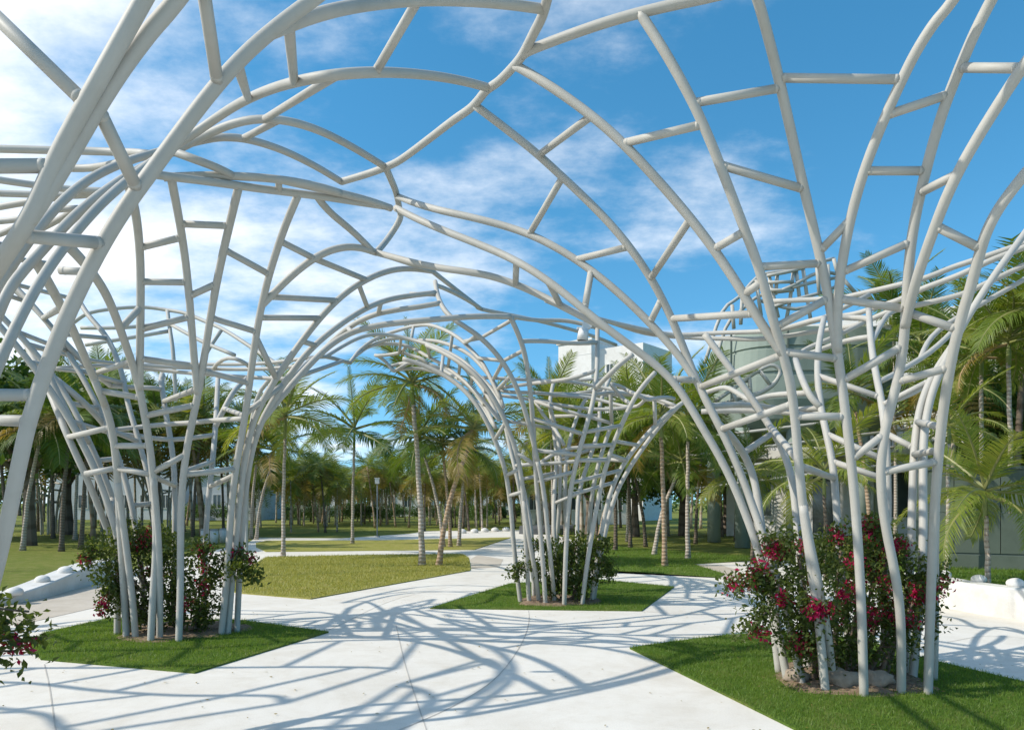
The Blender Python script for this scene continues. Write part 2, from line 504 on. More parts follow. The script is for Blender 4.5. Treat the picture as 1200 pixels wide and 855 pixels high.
rib('C', [(712,388),(690,376),(665,364),(640,348),(600,330),(575,322),(550,318),(520,316),(490,310),(465,302),(445,297)], t0=7.4)
rib('C', [(1056,813),(1057,750),(1056,702),(1048,664),(1038,623),(1033,592),(1030,545),(1034,510),(1043,480),(1053,445),(1057,417),(1060,395),(1062,362),(1064,325),(1066,287),(1072,255),(1080,220),(1086,195),(1095,162),(1107,120),(1120,92),(1130,68),(1141,37),(1162,0)], ext=3.4, k=KC)
rib('C', [(982,415),(980,375),(983,335),(988,300),(996,255),(1007,215),(1022,172),(1040,130),(1055,98),(1072,60),(1092,27),(1117,0)], t0=5.5, ext=3.4, k=KC)
rib('C', [(1062,388),(1068,355),(1075,328),(1085,297),(1098,262),(1107,235),(1122,200),(1145,162),(1165,130),(1190,90),(1215,55)], t0=5.6, ext=3.6, k=0.8)
rib('C', [(1087,815),(1089,750),(1092,655),(1096,560),(1103,489),(1110,450),(1117,402),(1128,365),(1139,335),(1146,305),(1152,275),(1165,250),(1182,227),(1200,205),(1225,175)], ext=3.8, k=0.9)
rib('C', [(1068,797),(1074,745),(1082,690),(1083,620),(1081,560),(1080,500),(1088,465),(1103,432),(1116,405),(1128,380),(1140,362),(1152,342),(1170,315),(1188,292),(1202,272),(1225,240)], ext=3.8)
rib('C', [(1058,795),(1066,690),(1068,640),(1069,592),(1070,520),(1075,480),(1084,450),(1098,425),(1110,402)])
rib('C', [(978,804),(972,750),(960,680),(946,630),(939,590)])      # second foot tube beside the first
rib('C', [(1093,797),(1095,740),(1095,660),(1096,590)])
# far side of the same funnel
rib('Cf', [(948,790),(938,690),(934,600),(930,555),(920,530),(907,505),(882,467),(855,430),(838,408),(826,392)], k=0.95)
rib('Cf', [(1000,786),(985,690),(980,592),(979,565),(975,535),(970,510),(960,480),(957,442),(957,412),(964,385),(968,372)])
rib('Cf', [(960,480),(950,465),(940,445),(930,425)], t0=7.5)
rib('Cf', [(1035,786),(1038,700),(1041,610),(1040,555),(1039,525),(1036,490),(1034,470),(1027,440),(1022,410),(1020,380),(1019,345)])
rib('Cf', [(915,790),(900,690),(890,592),(887,565),(877,535),(862,510),(850,495)], k=0.95)
# far lip of the vault behind column C
flat('S', [(640,352,10.5),(665,362,10.8),(703,374,11.2),(750,385,11.6),(790,392,11.8),(840,390,11.6),(895,388,11.0),(925,384,10.6),(966,373,10.2),(1000,368,9.9),(1030,359,9.6),(1054,351,9.3),(1082,338,9.0),(1117,325,8.8),(1138,316,8.7),(1164,304,8.6),(1200,290,8.5),(1240,272,8.4),(1320,234,8.2)])
flat('S', [(715,386,11.9),(755,396,12.2),(800,399,12.1),(850,399,11.7),(895,398,11.2),(960,388,10.4),(1000,382,9.9),(1016,376,9.7),(1050,362,9.4),(1077,357,9.2),(1126,345,9.0),(1160,330,8.9),(1210,306,8.8),(1320,251,8.2)])
flat('S', [(905,353,10.6),(950,351,10.3),(985,349,10.0),(1000,346,9.9),(1056,333,9.4),(1086,325,9.2),(1117,313,9.1),(1138,306,9.0),(1180,292,8.8),(1215,280,8.7),(1320,242,8.2)])
flat('S', [(915,384,9.6),(966,372,9.3),(1000,371,9.2),(1018,362,9.1)])
for L in ([(1068,403,8.7),(1098,386,8.7),(1150,356,8.8),(1210,322,9)],
          [(1034,449,7.8),(1060,432,8.0),(1100,407,8.3),(1150,378,8.6)],
          [(1051,472,7.6),(1077,456,7.8),(1110,436,8.0)],
          [(925,412,9.6),(960,402,9.4),(1018,377,9.3)],
          [(922,424,9.2),(965,408,9.0),(1020,385,9.0)],
          [(1026,395,8.6),(1034,378,8.9),(1043,367,9.2),(1062,360,9.3)],
          [(842,470,7.6),(880,474,8.2),(925,480,8.6),(958,480,7.8)],
          [(826,460,9.5),(850,454,9.2),(872,464,8.6)],
          [(880,470,8.5),(905,463,8.4),(946,460,8.0)],
          [(822,482,8.8),(880,481,8.7),(940,484,8.3),(968,484,7.8)]):
    flat('Sl', L, rad=R_TIE, kind='tie_curved')
# --- column D (beside the camera on the left)
rib('D', [(-30,760,3.83),(-12,700,3.78),(0,650,3.72),(13,594),(24,535),(31,500),(42,464),(61,414),(72,382),(89,348),(109,305),(120,287),(140,252),(157,228),(178,200),(197,175),(232,125),(254,100),(273,77),(300,50),(330,26),(370,-3)], t0=3.62, ext=3.7)
rib('D', [(-40,380,3.42),(-20,340,3.36),(0,305),(25,275),(42,245),(55,208),(70,175),(90,140),(112,100),(140,50),(168,0)], t0=3.22, ext=3.6)
rib('D', [(40,264),(60,232),(80,195),(97,160),(117,123),(142,80),(175,35),(207,0)], t0=3.28, ext=3.6)
rib('D', [(-90,620,4.60),(-40,520,4.72),(-10,445),(5,410),(20,380),(40,338),(60,308),(85,276),(105,252),(122,234),(150,210),(175,192),(200,174),(230,156),(250,140),(275,122),(300,109),(332,96),(375,86),(425,81),(462,81),(512,85),(545,91),(572,99)], t0=4.60)
rib('D', [(-60,520,4.84),(-20,420,4.96),(0,360),(8,338),(25,318),(45,300),(65,275),(85,254),(110,232),(140,211),(170,193),(200,180),(220,170),(245,156),(270,144),(300,137),(337,139),(375,152),(412,172),(450,197)], t0=4.89)
rib('D', [(-60,440,5.07),(-10,345,5.19),(20,300),(45,266),(70,236),(95,214),(120,200),(150,187),(185,178),(215,171),(237,163),(262,159),(287,159),(337,175),(375,197),(400,213)], t0=5.17)
rib('D', [(322,42),(350,27),(387,14),(425,5),(470,0),(510,-1),(550,1),(600,5),(633,12)], t0=5.63, k=0.95)
# --- crown seams
flat('S', [(650,-40),(641,0),(635,20),(625,40),(612,65),(600,80),(585,95),(570,106),(560,118),(550,128),(530,142),(500,165),(470,187),(452,196),(430,204),(400,213)], z=5.1)
flat('S', [(452,196),(458,210),(464,225),(468,245),(468,258),(455,280),(443,296)], z=5.1)
flat('S', [(612,62),(625,56),(675,38),(725,22),(775,9),(830,-3),(900,-20)], z=5.08)
rib('S', [(207,178),(237,190),(275,202)], t0=5.9, col='A')
rib('S', [(192,205),(250,203),(300,207),(340,212),(375,215),(400,214)], t0=6.2, col='A')
rib('S', [(325,211),(360,218),(400,226),(440,236),(464,244)], t0=6.5, col='A')
rib('S', [(165,205),(198,209),(240,212),(275,217),(300,221),(335,225),(387,231),(425,239),(458,244)], t0=6.3, col='A')
rib('S', [(366,235),(400,260),(440,293)], t0=7.2, col='A')
for L in ([(-20,174),(60,176),(130,177),(172,172)], [(-20,208),(35,216),(87,222),(130,222)], [(-20,246),(25,238),(82,229),(125,224)], [(-20,261),(20,257),(55,247),(95,239)], [(-20,281),(10,270),(40,252)], [(-20,226),(40,228),(90,230),(120,234)], [(-20,298),(15,284),(60,262),(92,244)], [(-20,192),(50,196),(110,197),(165,189)]):
    flat('Se', L, z=5.0)
# --- column A (shaded, on the left)
rib('A', [(149,748),(145,693),(140,613),(139,575),(136,530),(132,500),(125,475),(112,450),(100,420),(87,390),(72,360),(57,332),(40,305)], k=0.95)
rib('A', [(176,753),(178,700),(184,655),(184,613),(181,575),(178,540),(174,510),(169,485),(164,455),(157,430),(149,410),(142,390),(132,362),(122,340),(112,322),(97,303),(80,285)], k=0.95)
rib('A', [(164,455),(164,417),(165,362),(165,300),(164,250),(160,226)], t0=7.5, k=0.9)
rib('A', [(209,753),(213,700),(211,640),(211,600),(214,555),(219,520),(226,492),(232,463),(238,430),(242,400),(247,365),(253,330),(260,295),(268,258),(277,218)], k=0.9)
rib('A', [(231,460),(227,425),(225,390),(222,345),(218,305),(212,268),(206,240),(199,210)], t0=7.4, k=0.9)
rib('A', [(258,745),(266,700),(268,640),(270,592),(276,545),(283,515),(288,485),(293,445),(298,405),(304,365),(312,332),(323,298),(333,265),(349,232)], k=0.95)
rib('A', [(306,362),(322,344),(337,327),(352,314),(367,302),(385,292),(407,287),(425,289),(441,296)], t0=8.2)
rib('A', [(266,744),(272,690),(276,630),(281,575),(288,525),(294,497),(304,475),(318,452),(332,430),(350,404),(367,380),(387,357),(400,343),(417,330),(440,316),(460,310),(480,309),(503,313)])
rib('A', [(277,742),(280,690),(283,620),(288,560),(294,525),(304,496),(316,474),(328,457),(340,438),(355,417),(370,402),(388,386),(410,370),(430,356),(452,347),(480,344),(507,340)])
rib('A', [(370,403),(395,387),(417,375),(440,366),(470,362),(490,360),(511,355)], t0=10.0)
rib('A', [(306,492),(325,467),(345,447),(357,432),(376,412),(395,397),(412,387),(440,380),(475,377),(505,375),(525,372),(550,370),(575,369),(596,370)], t0=8.9)
rib('A', [(160,749),(156,700),(149,650),(142,600),(139,560)])
rib('A', [(187,750),(188,700),(187,650),(184,600),(180,560)])
rib('A', [(137,744),(138,700),(139,640),(139,580)])
# far and left side of column A
rib('Af', [(202,728),(205,640),(206,592),(205,540),(200,507),(192,480),(187,452),(180,444),(172,437)])
rib('Af', [(187,452),(190,440),(193,431)], t0=9.8)
rib('Af', [(238,728),(240,650),(242,592),(246,570),(250,540),(252,500),(250,467),(246,442)])
rib('Af', [(252,500),(262,480),(275,458),(288,452)], t0=9.7)
rib('Af', [(160,730),(140,650),(110,580),(100,555),(90,535),(80,512),(67,485),(60,462),(37,430),(22,404)])
rib('Af', [(168,730),(150,660),(125,592),(120,570),(110,542),(97,520),(85,497),(70,465),(58,440)])
rib('Af', [(130,500,9.2),(120,492),(105,477),(82,457),(62,440),(40,425)], t0=9.4)
rib('A', [(112,452),(95,430),(77,403),(50,370),(20,337),(0,318),(-20,300)], t0=8.6)
for L in ([(136,490,9.6),(165,495,9.7),(200,496,9.7),(222,495,9.6),(250,491,9.4),(286,486,9.0)], [(85,490,9.4),(127,505,9.6),(165,511,9.7),(202,515,9.7),(247,510,9.5)],
          [(130,452,9.9),(165,454,10),(187,452,9.9)], [(60,428,11),(110,427,11.6),(170,432,12),(222,437,12),(290,442,11.6),(345,445,11.0)],
          [(30,402,10),(100,421,11),(165,428,11.8),(250,432,12),(310,432,11.6),(362,428,11)], [(80,420,12.5),(200,426,13),(300,426,12.5),(372,417,11.5)],
          [(244,413,11.5),(275,420,11.3),(300,428,11.0)], [(20,410,10.5),(60,404,11)], [(65,432,10.6),(98,436,10.8),(130,444,10.5)]):
    flat('Sl', L, rad=R_TIE, kind='tie_curved')
# --- between A and B: the far end of the vault
for L in ([(352,441,11),(390,427,12.4),(405,422,13)], [(340,444,11),(372,418,12),(410,425,13.6)],
          [(382,420,12.5),(400,408,13),(420,397,13.3),(440,392,13.5),(465,394,13.7),(490,400,13.6),(512,407,13.2),(540,422,12.8),(558,440,12.4),(573,457,12.2),(587,482,11.9)],
          [(410,425,13.6),(422,410,14),(440,397,14.2),(460,389,14.2),(485,382,14),(504,381,13.6),(524,388,13.2),(540,398,12.9),(552,410,12.6),(564,424,12.3),(576,446,12.0),(588,472,11.7)],
          [(415,421,14.4),(435,407,14.6),(465,404,14.6),(485,409,14.4),(500,417,14.1),(522,430,13.7),(545,450,13.1),(562,472,12.5),(572,492,12.1)],
          [(425,418,15.0),(452,416,15.0),(470,413,14.8)], [(470,413,14.8),(474,405,14.5)],
          [(458,428,15.6),(480,424,15.4),(508,429,15),(530,440,14.5),(548,455,13.8),(562,475,13)],
          [(440,416,15.2),(452,424,15.3),(460,434,15.2),(465,437,15.2)], [(464,434,15.2),(480,425,15.2),(500,421,15)],
          [(474,414,14.9),(488,418,14.8),(502,420,14.5)], [(480,424,15.0),(496,424,14.8),(520,434,14.4)]):
    flat('B', L)
for L in ([(460,434,15.8),(490,432,15.6),(520,440,15.2),(545,458,14.6),(565,480,13.8),(580,505,13)],
          [(430,412,14.3),(455,400,14.4),(480,398,14.3),(505,405,14),(528,418,13.6),(550,437,13.2),(570,462,12.7),(585,492,12.2)],
          [(470,420,15.2),(500,424,15),(530,438,14.6),(552,456,14),(570,480,13.3),(584,508,12.7)],
          [(488,398,13.9),(515,400,13.6),(545,412,13.1),(565,430,12.7),(582,455,12.2),(592,485,11.8)]):
    flat('B', L)
# --- column B (in the middle)
rib('B', [(611,706),(606,680),(601,640),(599,585),(595,555),(585,525),(572,495),(560,472),(543,453),(520,437),(495,426),(472,420)])
rib('B', [(621,707),(617,670),(616,632),(615,595),(612,557),(607,530),(597,505),(587,480),(573,455),(558,438),(540,424),(520,412),(500,404)], k=0.95)
rib('B', [(640,709),(637,670),(634,632),(631,595),(628,557),(626,530),(625,492),(622,462),(619,435),(615,407),(607,390),(598,371)], k=0.8)
rib('B', [(506,325),(508,344),(517,360),(527,373),(545,382),(560,391),(577,408),(590,423),(600,442),(609,462),(615,485),(621,510),(626,540)], t0=11.6)
rib('B', [(661,710),(662,670),(664,632),(665,595),(669,565),(677,532),(687,500),(695,477),(700,455),(702,425),(702,386)], k=0.85)
rib('B', [(681,709),(687,670),(692,632),(698,600),(703,575),(710,542),(720,515),(730,495),(738,476),(745,462),(756,448),(768,436)], k=0.95)
rib('B', [(692,706),(700,657),(706,610),(712,587),(720,560),(733,538),(748,520),(765,500),(785,480),(800,466),(818,452)])
rib('B', [(694,704),(704,650),(713,600),(722,572),(737,548),(755,522),(772,500),(790,482),(806,468)])
rib('B', [(702,458),(710,442),(720,432),(730,423),(742,415)], t0=10.4)
rib('B', [(633,706),(627,670),(620,630),(615,590)])
rib('B', [(651,706),(646,668),(642,630),(640,595),(636,560),(630,540)])
rib('Bf', [(672,690),(664,640),(660,587),(661,542),(667,515),(675,490),(682,477),(688,473)])
rib('Bf', [(690,690),(688,640),(691,587),(696,560),(705,530),(715,510),(726,496)])
rib('Bf', [(648,690),(652,640),(657,590),(658,540),(655,510),(649,497),(640,470)])
rib('Bf', [(626,690),(620,640),(613,590),(607,560),(598,530),(594,505),(592,470),(590,445)])
for L in ([(626,455,12.9),(660,462,13),(697,467,13),(740,480,12.6),(757,477,12)], [(627,470,12.6),(660,475,12.8),(700,480,12.7),(738,482,12.2)],
          [(640,452,13.4),(697,462,13.4),(750,462,12.8),(797,467,11.6)], [(626,472,12.3),(670,483,12.4),(716,494,12.1)], [(626,436,12.6),(660,445,13),(700,452,13.2),(742,455,12.6)],
          [(626,449,11.2),(660,445,11),(700,438,10.6)], [(612,396,10.4),(655,401,10.6),(700,406,10.4)], [(600,443,12.2),(625,449,12.2)],
          [(597,410,12),(613,410,11.4)], [(560,420,12.6),(590,423,12.2)], [(565,393,12.8),(600,388,11.8)], [(548,400,13.2),(562,400,13)], [(560,444,13),(590,458,12.6),(626,460,12.4)],
          [(598,370,10.8),(630,375,11),(665,376,11.2),(700,384,11.2)], [(715,462,12.2),(717,496,12.3)], [(767,470,11.4),(770,497,11.0)], [(745,462,11),(762,468,11.2),(786,455,10.8)],
          [(720,445,11.5),(733,456,11.6),(745,463,11.4)], [(716,450,11.2),(728,465,11.4),(738,474,11.2)], [(620,537,12.2),(658,541,12.2),(700,538,12),(734,540,11.3)],
          [(629,526,11.1),(677,532,11)], [(627,470,12.9),(640,490,12.7),(665,512,12.2)], [(700,465,11.6),(722,460,11.9),(760,464,11.9),(800,468,11.4)], [(640,518,12.3),(680,524,12.3),(706,521,12.0)]):
    flat('Sl', L, rad=R_TIE, kind='tie_curved')
# lines from B's crown to the right, along the seam with C
flat('S', [(507,318),(530,336),(556,356),(564,362),(598,369),(640,378),(690,392),(722,404)], z=5.05)
flat('S', [(510,330),(540,347),(566,360)], z=4.95)

# loose ends of the cross tubes are welded to the tube they meet
for tb in TUBES:
    if tb['kind'] == 'tie': continue
    for e in (0, -1):
        if abs(tb['P'][e][2]) < 0.3: continue
        x, y = tb['pix'][e]
        if x < 5 or x > 1195 or y < 5 or y > 690: continue
        p = tb['P'][e]; best = None
        for ot in TUBES:
            if ot is tb or ot['kind'] == 'tie': continue
            dpx = np.hypot(ot['pix'][:, 0] - x, ot['pix'][:, 1] - y)
            for i in np.nonzero(dpx < 22)[0]:
                c = dpx[i] * 0.06 + abs(ot['P'][i][1] - p[1])
                if best is None or c < best[0]: best = (c, ot['P'][i])
        if best is not None and best[0] < 2.2:
            n = len(tb['P']); dlt = best[1] - p
            m_ = max(2, n // 2)
            for j in range(m_):
                w = (1 - j / m_) ** 2
                idx = j if e == 0 else n - 1 - j
                tb['P'][idx] = tb['P'][idx] + dlt * w
for tb in TUBES:
    tb['pix'] = np.array([(600 + FPX * p[0] / p[1], HZ - FPX * (p[2] - EYE) / p[1]) if p[1] > 0.4 else (-9999, -9999) for p in tb['P']])

for e in ([(602,312),(605,331)], [(642,330),(657,357)], [(692,318),(686,362)], [(732,293),(675,304)], [(657,210),(621,273)], [(775,350),(762,378)], [(807,258),(765,325)], [(790,372),(884,368)],
          [(690,140),(632,181)], [(870,272),(838,291)], [(730,168),(819,148)], [(893,330),(872,345)], [(812,121),(911,104)], [(852,190),(941,222)], [(888,313),(960,309)], [(911,383),(968,350)],
          [(924,410),(984,420)], [(936,487),(989,488)], [(824,452),(918,415)], [(845,503),(929,473)], [(961,295),(996,257)], [(1042,137),(1111,110)], [(1021,203),(1084,200)], [(918,90),(1057,93)],
          [(990,320),(1066,283)], [(981,350),(1062,362)], [(1100,266),(1151,292)], [(1062,365),(1122,386)], [(991,446),(1058,405)], [(1003,538),(1034,508)], [(1055,448),(1112,430)],
          [(1031,553),(1097,540)], [(1080,495),(1101,500)], [(1071,532),(1098,527)], [(1120,203),(1080,226)], [(1136,84),(1195,78)], [(815,445),(790,440)], [(847,503),(868,523)]):
    tie('C', *e)
tie('S+C', (445,297), (507,318))
for e in ([(960,440),(1028,466)], [(970,508),(1039,540)], [(978,540),(1040,562)], [(907,506),(875,528)], [(968,372),(1019,345)]):
    tie('Cf', *e)
for e in ([(940,545),(978,560)], [(1040,507),(1069,525)], [(930,540),(910,490)], [(1033,475),(1080,440)]):
    tie('Cf+C', *e)
for e in ([(0,462),(44,463)], [(-25,505),(30,492)], [(-40,-15),(98,120)], [(-60,195),(57,192)], [(118,128),(160,222)], [(25,278),(127,288)], [(395,84),(310,136)], [(327,140),(285,160)],
          [(341,36),(344,94)], [(487,2),(440,82)], [(279,75),(290,114)], [(237,-30),(254,98)]):
    tie('D', *e)
for e in ([(135,522),(175,522)], [(122,455),(165,466)], [(112,437),(152,424)], [(170,487),(229,474)], [(180,553),(217,532)], [(214,556),(277,549)], [(165,420),(226,429)], [(238,434),(292,449)],
          [(142,385),(165,360)], [(165,290),(214,278)], [(165,330),(219,331)], [(165,386),(223,371)], [(212,262),(266,264)], [(223,347),(252,332)], [(262,292),(314,321)], [(247,372),(302,389)],
          [(318,349),(392,349)], [(304,372),(372,370)], [(333,284),(367,301)], [(367,301),(427,323)], [(419,331),(429,357)], [(354,400),(368,403)], [(445,350),(443,366)], [(398,380),(392,388)], [(407,383),(412,387)],
          [(70,317),(97,326)], [(54,370),(72,360)], [(300,395),(323,443)], [(288,485),(330,448)], [(100,555),(139,548)]):
    tie('A', *e)
for e in ([(192,470),(226,456)], [(186,557),(206,569)], [(246,540),(219,553)], [(248,570),(274,556)], [(262,478),(286,487)], [(139,548),(180,556)], [(110,440),(125,480)], [(80,512),(132,500)]):
    tie('Af+A', *e)
tie('S', (326,213), (327,224))
for e in ([(597,556),(610,549)], [(600,580),(613,576)], [(630,564),(671,552)], [(626,490),(685,509)], [(668,580),(714,562)], [(674,566),(722,548)], [(688,507),(727,498)], [(687,524),(716,520)],
          [(680,540),(710,538)], [(716,515),(748,522)], [(714,532),(736,540)], [(747,462),(768,440)], [(586,455),(600,440)], [(585,513),(592,495)], [(604,530),(624,545)], [(500,402),(505,417)], [(520,412),(518,436)], [(540,420),(536,446)], [(555,440),(550,462)], [(470,395),(468,413)], [(572,446),(566,476)], [(530,392),(526,430)], [(485,384),(482,398)], [(560,392),(545,402)], [(590,424),(577,446)], [(510,346),(480,344)]):
    tie('B', *e)

# --- tubes that the picture does not reach: the other sides of the funnels, generated on the same surface
rng = random.Random(5)
def gen_column(key, a0, a1, nrib, rend, group, k=1.0, step=0.62, seed=1, foot=True, z0=-0.1):
    rg = random.Random(seed)
    cx, cy = CENT[key] if isinstance(key, str) else key
    lines = []
    for i in range(nrib):
        a = a0 + (a1 - a0) * (i + 0.5) / nrib + rg.uniform(-0.05, 0.05)
        re = rend(a) if callable(rend) else rend
        P = []; zs = [z0, 0.6, 1.2, 1.8, 2.4, 2.9, 3.4, 3.9, 4.3, 4.6]
        wob = rg.uniform(-0.06, 0.06)
        for j, z in enumerate(zs):
            r = float(prof_r(z, k))
            if r > re: break
            aa = a + wob * math.sin(j * 1.7 + i)
            P.append(np.array([cx + r * math.cos(aa), cy + r * math.sin(aa), z]))
        r = max(float(prof_r(4.6, k)), 2.0)
        while r < re - 0.1:
            r = min(r + 0.5, re)
            P.append(np.array([cx + r * math.cos(a), cy + r * math.sin(a), prof_z(r, k)]))
        lines.append(put(group, 'rib', P, R_RIB))
    closed = abs((a1 - a0) - 2 * math.pi) < 1e-3
    for i in range(nrib if closed else nrib - 1):
        A, B = lines[i]['P'], lines[(i + 1) % nrib]['P']
        La = np.cumsum([0] + [np.linalg.norm(A[q + 1] - A[q]) for q in range(len(A) - 1)])
        Lb = np.cumsum([0] + [np.linalg.norm(B[q + 1] - B[q]) for q in range(len(B) - 1)])
        s = 1.7 + (0.45 if i % 2 else 0.0) + rg.uniform(0, 0.2)
        while s < min(La[-1], Lb[-1]) - 0.15:
            s2 = min(s + rg.uniform(-0.22, 0.22), Lb[-1])
            pa = np.array([np.interp(s, La, [p[q] for p in A]) for q in range(3)])
            pb = np.array([np.interp(s2, Lb, [p[q] for p in B]) for q in range(3)])
            put(group, 'tie', [pa, pb], R_TIE)
            s += step * rg.uniform(0.85, 1.5)
    if True:   # closing edge tube round the rim
        E = [l['P'][-1] for l in lines]
        for i in range(nrib if closed else nrib - 1):
            put(group, 'tie', [E[i], E[(i + 1) % nrib]], R_TIE)
    return lines

gen_column('D', R(128), R(318), 10, lambda a: 3.7 if math.cos(a) < -0.3 else 3.1, 'gen', seed=3, step=0.68)
gen_column('B', R(40), R(140), 3, 2.5, 'gen', k=1.1, seed=42, step=0.75)
gen_column('A', R(135), R(212), 4, 3.1, 'gen', k=1.1, seed=43, step=0.8)
gen_column('G', 0, 2 * math.pi, 13, lambda a: 3.0 if abs(a - math.pi) > 1.2 else 2.6, 'gen', seed=8)
gen_column('H', 0, 2 * math.pi, 13, 3.2, 'gen', seed=12)
put('gen', 'rib', [(-6.5, 7.6, 4.95), (-5.8, 6.6, 5.0), (-5.6, 5.4, 5.0), (-5.9, 4.2, 4.95)], R_RIB)

# cross tubes between the ribs that run on above the picture
def cross(i, j, fr):
    A, B = TUBES[i]['P'], TUBES[j]['P']
    for fa, fb in fr:
        pa = A[int(fa * (len(A) - 1))]; pb = B[int(fb * (len(B) - 1))]
        if np.linalg.norm(pa - pb) < 2.4: put('gen', 'tie', [pa, pb], R_TIE)
EX = {c: [i for cc, i in ENDS if cc == c] for c in 'CD'}
if len(EX['D']) >= 3:
    d1, d0, d0b = EX['D'][:3]
    cross(d1, d0b, [(0.93, 0.72), (0.97, 0.86)]); cross(d0, d0b, [(0.72, 0.68), (0.86, 0.8), (0.92, 0.93)])
cs = EX['C']
for a, b in zip(cs[:-1], cs[1:]): cross(a, b, [(0.9, 0.88), (0.96, 0.95)])
Dfree = [tb for tb in TUBES if tb['group'] == 'D' and tb['kind'] == 'rib' and tb['pix'][0][0] < 0]
for tb in Dfree:
    q = tb['P'][0]; cx, cy = CENT['D']
    a = math.atan2(q[1] - cy, q[0] - cx); r0 = math.hypot(q[1] - cy, q[0] - cx)
    pre = []
    for z in (-0.1, 0.5, 1.1, 1.7, 2.3, 2.9, 3.5):
        if z > q[2] - 0.35: break
        w = max(0.0, z / q[2])
        r = min(float(prof_r(z, 1.0)), r0) * (1 - w) + r0 * w * float(prof_r(z, 1.0)) / float(prof_r(q[2], 1.0))
        pre.append(np.array([cx + r * math.cos(a), cy + r * math.sin(a), z]))
    tb['P'] = catmull(pre + [q, tb['P'][2]], 3)[:-3] + tb['P'][1:] if pre else tb['P']
ribs3 = [tb for tb in TUBES if tb['kind'] == 'rib']
for tb in TUBES:
    if tb['group'] == 'Se':
        tb['P'].insert(0, np.array([-6.5, tb['P'][0][1] + 0.25, 4.95]))
    if tb['group'] == 'D' and tb['kind'] == 'tie':
        for e in (0, 1):
            if tb['pix'][e][0] > 2 and tb['pix'][e][1] > 2: continue
            p, o_ = tb['P'][e], tb['P'][1 - e]; best = None
            dr = (p - o_) / (np.linalg.norm(p - o_) + 1e-9)
            for ot in ribs3:
                for q in ot['P']:
                    d = np.linalg.norm(q - o_)
                    if d < 0.45 or d > 4.0: continue
                    al = float(np.dot((q - o_) / d, dr))
                    if al < 0.955: continue
                    c = d * 0.15 + (1 - al) * 12
                    if best is None or c < best[0]: best = (c, q)
            if best is not None: tb['P'][e] = best[1]
for c in 'CD':
    E = [TUBES[i]['P'][-1] for cc, i in ENDS if cc == c]
    cx, cy = CENT[c]
    E.sort(key=lambda p: math.atan2(p[1] - cy, p[0] - cx))
    for a, b in zip(E[:-1], E[1:]):
        if np.linalg.norm(a - b) < 2.6: put('gen', 'tie', [a, b], R_TIE)

# --- one welded structure: every tube a part of it
pergola = empty('pergola', (0, 0, 0))
tag(pergola, 'white painted steel tube pergola arching overhead on funnel-shaped columns', 'pergola')
nrt = {'rib': 0, 'tie': 0}
for tb in TUBES:
    kind = 'rib' if tb['kind'] == 'rib' else 'tie'
    sides = 12 if min(p[1] for p in tb['P']) < 8 else 8
    v, f = tube_geo(tb['P'], tb['rad'], sides)
    if kind == 'tie' and sides == 12 and len(tb['P']) == 2:
        a_, b_ = Vector(tb['P'][0]), Vector(tb['P'][1]); L_ = (b_ - a_).length
        if L_ > 0.25:
            d_ = (b_ - a_) / L_
            for e_, s_ in ((a_, 1), (b_, -1)):
                c_ = e_ + d_ * s_ * (R_RIB * 1.08)
                q_ = d_ * s_ * 0.011
                v2, f2 = tube_geo([c_ - q_ * 0.6, c_ - q_ * 0.3, c_ + q_ * 0.3, c_ + q_], [tb['rad'] * 1.0, tb['rad'] * 1.045, tb['rad'] * 1.04, tb['rad'] * 0.995], sides, False)
                n_ = len(v); v = list(v) + list(v2); f = list(f) + [tuple(i + n_ for i in q) for q in f2]
    mesh_obj(kind, v, f, M['tube'], pergola, True)
    nrt[kind] += 1
print('pergola tubes', nrt)

# ------------------------------------------------------------------ ground, paving, lawns
mesh_obj('ground', [(-600, -300, -0.02), (600, -300, -0.02), (600, 900, -0.02), (-600, 900, -0.02)], [(0, 1, 2, 3)], M['lawn_far'])['kind'] = 'structure'

def poly_sheet(name, pts, z, mat, skirt=0.0):
    bm = bmesh.new()
    vs_ = [bm.verts.new((x, y, z)) for x, y in pts]
    f = bm.faces.new(vs_)
    if f.normal.z < 0: f.normal_flip()
    if skirt:
        lo = [bm.verts.new((x, y, z - skirt)) for x, y in pts]
        n = len(pts)
        for i in range(n):
            bm.faces.new((vs_[i], vs_[(i + 1) % n], lo[(i + 1) % n], lo[i]))
    bmesh.ops.triangulate(bm, faces=[f])
    bmesh.ops.recalc_face_normals(bm, faces=bm.faces)
    me = bpy.data.meshes.new(name); bm.to_mesh(me); bm.free()
    me.materials.append(mat)
    o = obj(name, me); o['kind'] = 'structure'
    return o

def G(*px): return [gpt(x, y) for x, y in px]
def smooth_poly(pts, sub=6):
    P = pts + pts[:1]; out = []
    n = len(pts)
    for i in range(n):
        p0, p1, p2, p3 = (np.array(pts[(i + j) % n]) for j in (-1, 0, 1, 2))
        for k in range(sub):
            t = k / sub
            out.append(tuple(0.5 * ((2 * p1) + (-p0 + p2) * t + (2 * p0 - 5 * p1 + 4 * p2 - p3) * t * t + (-p0 + 3 * p1 - 3 * p2 + p3) * t ** 3)))
    return out

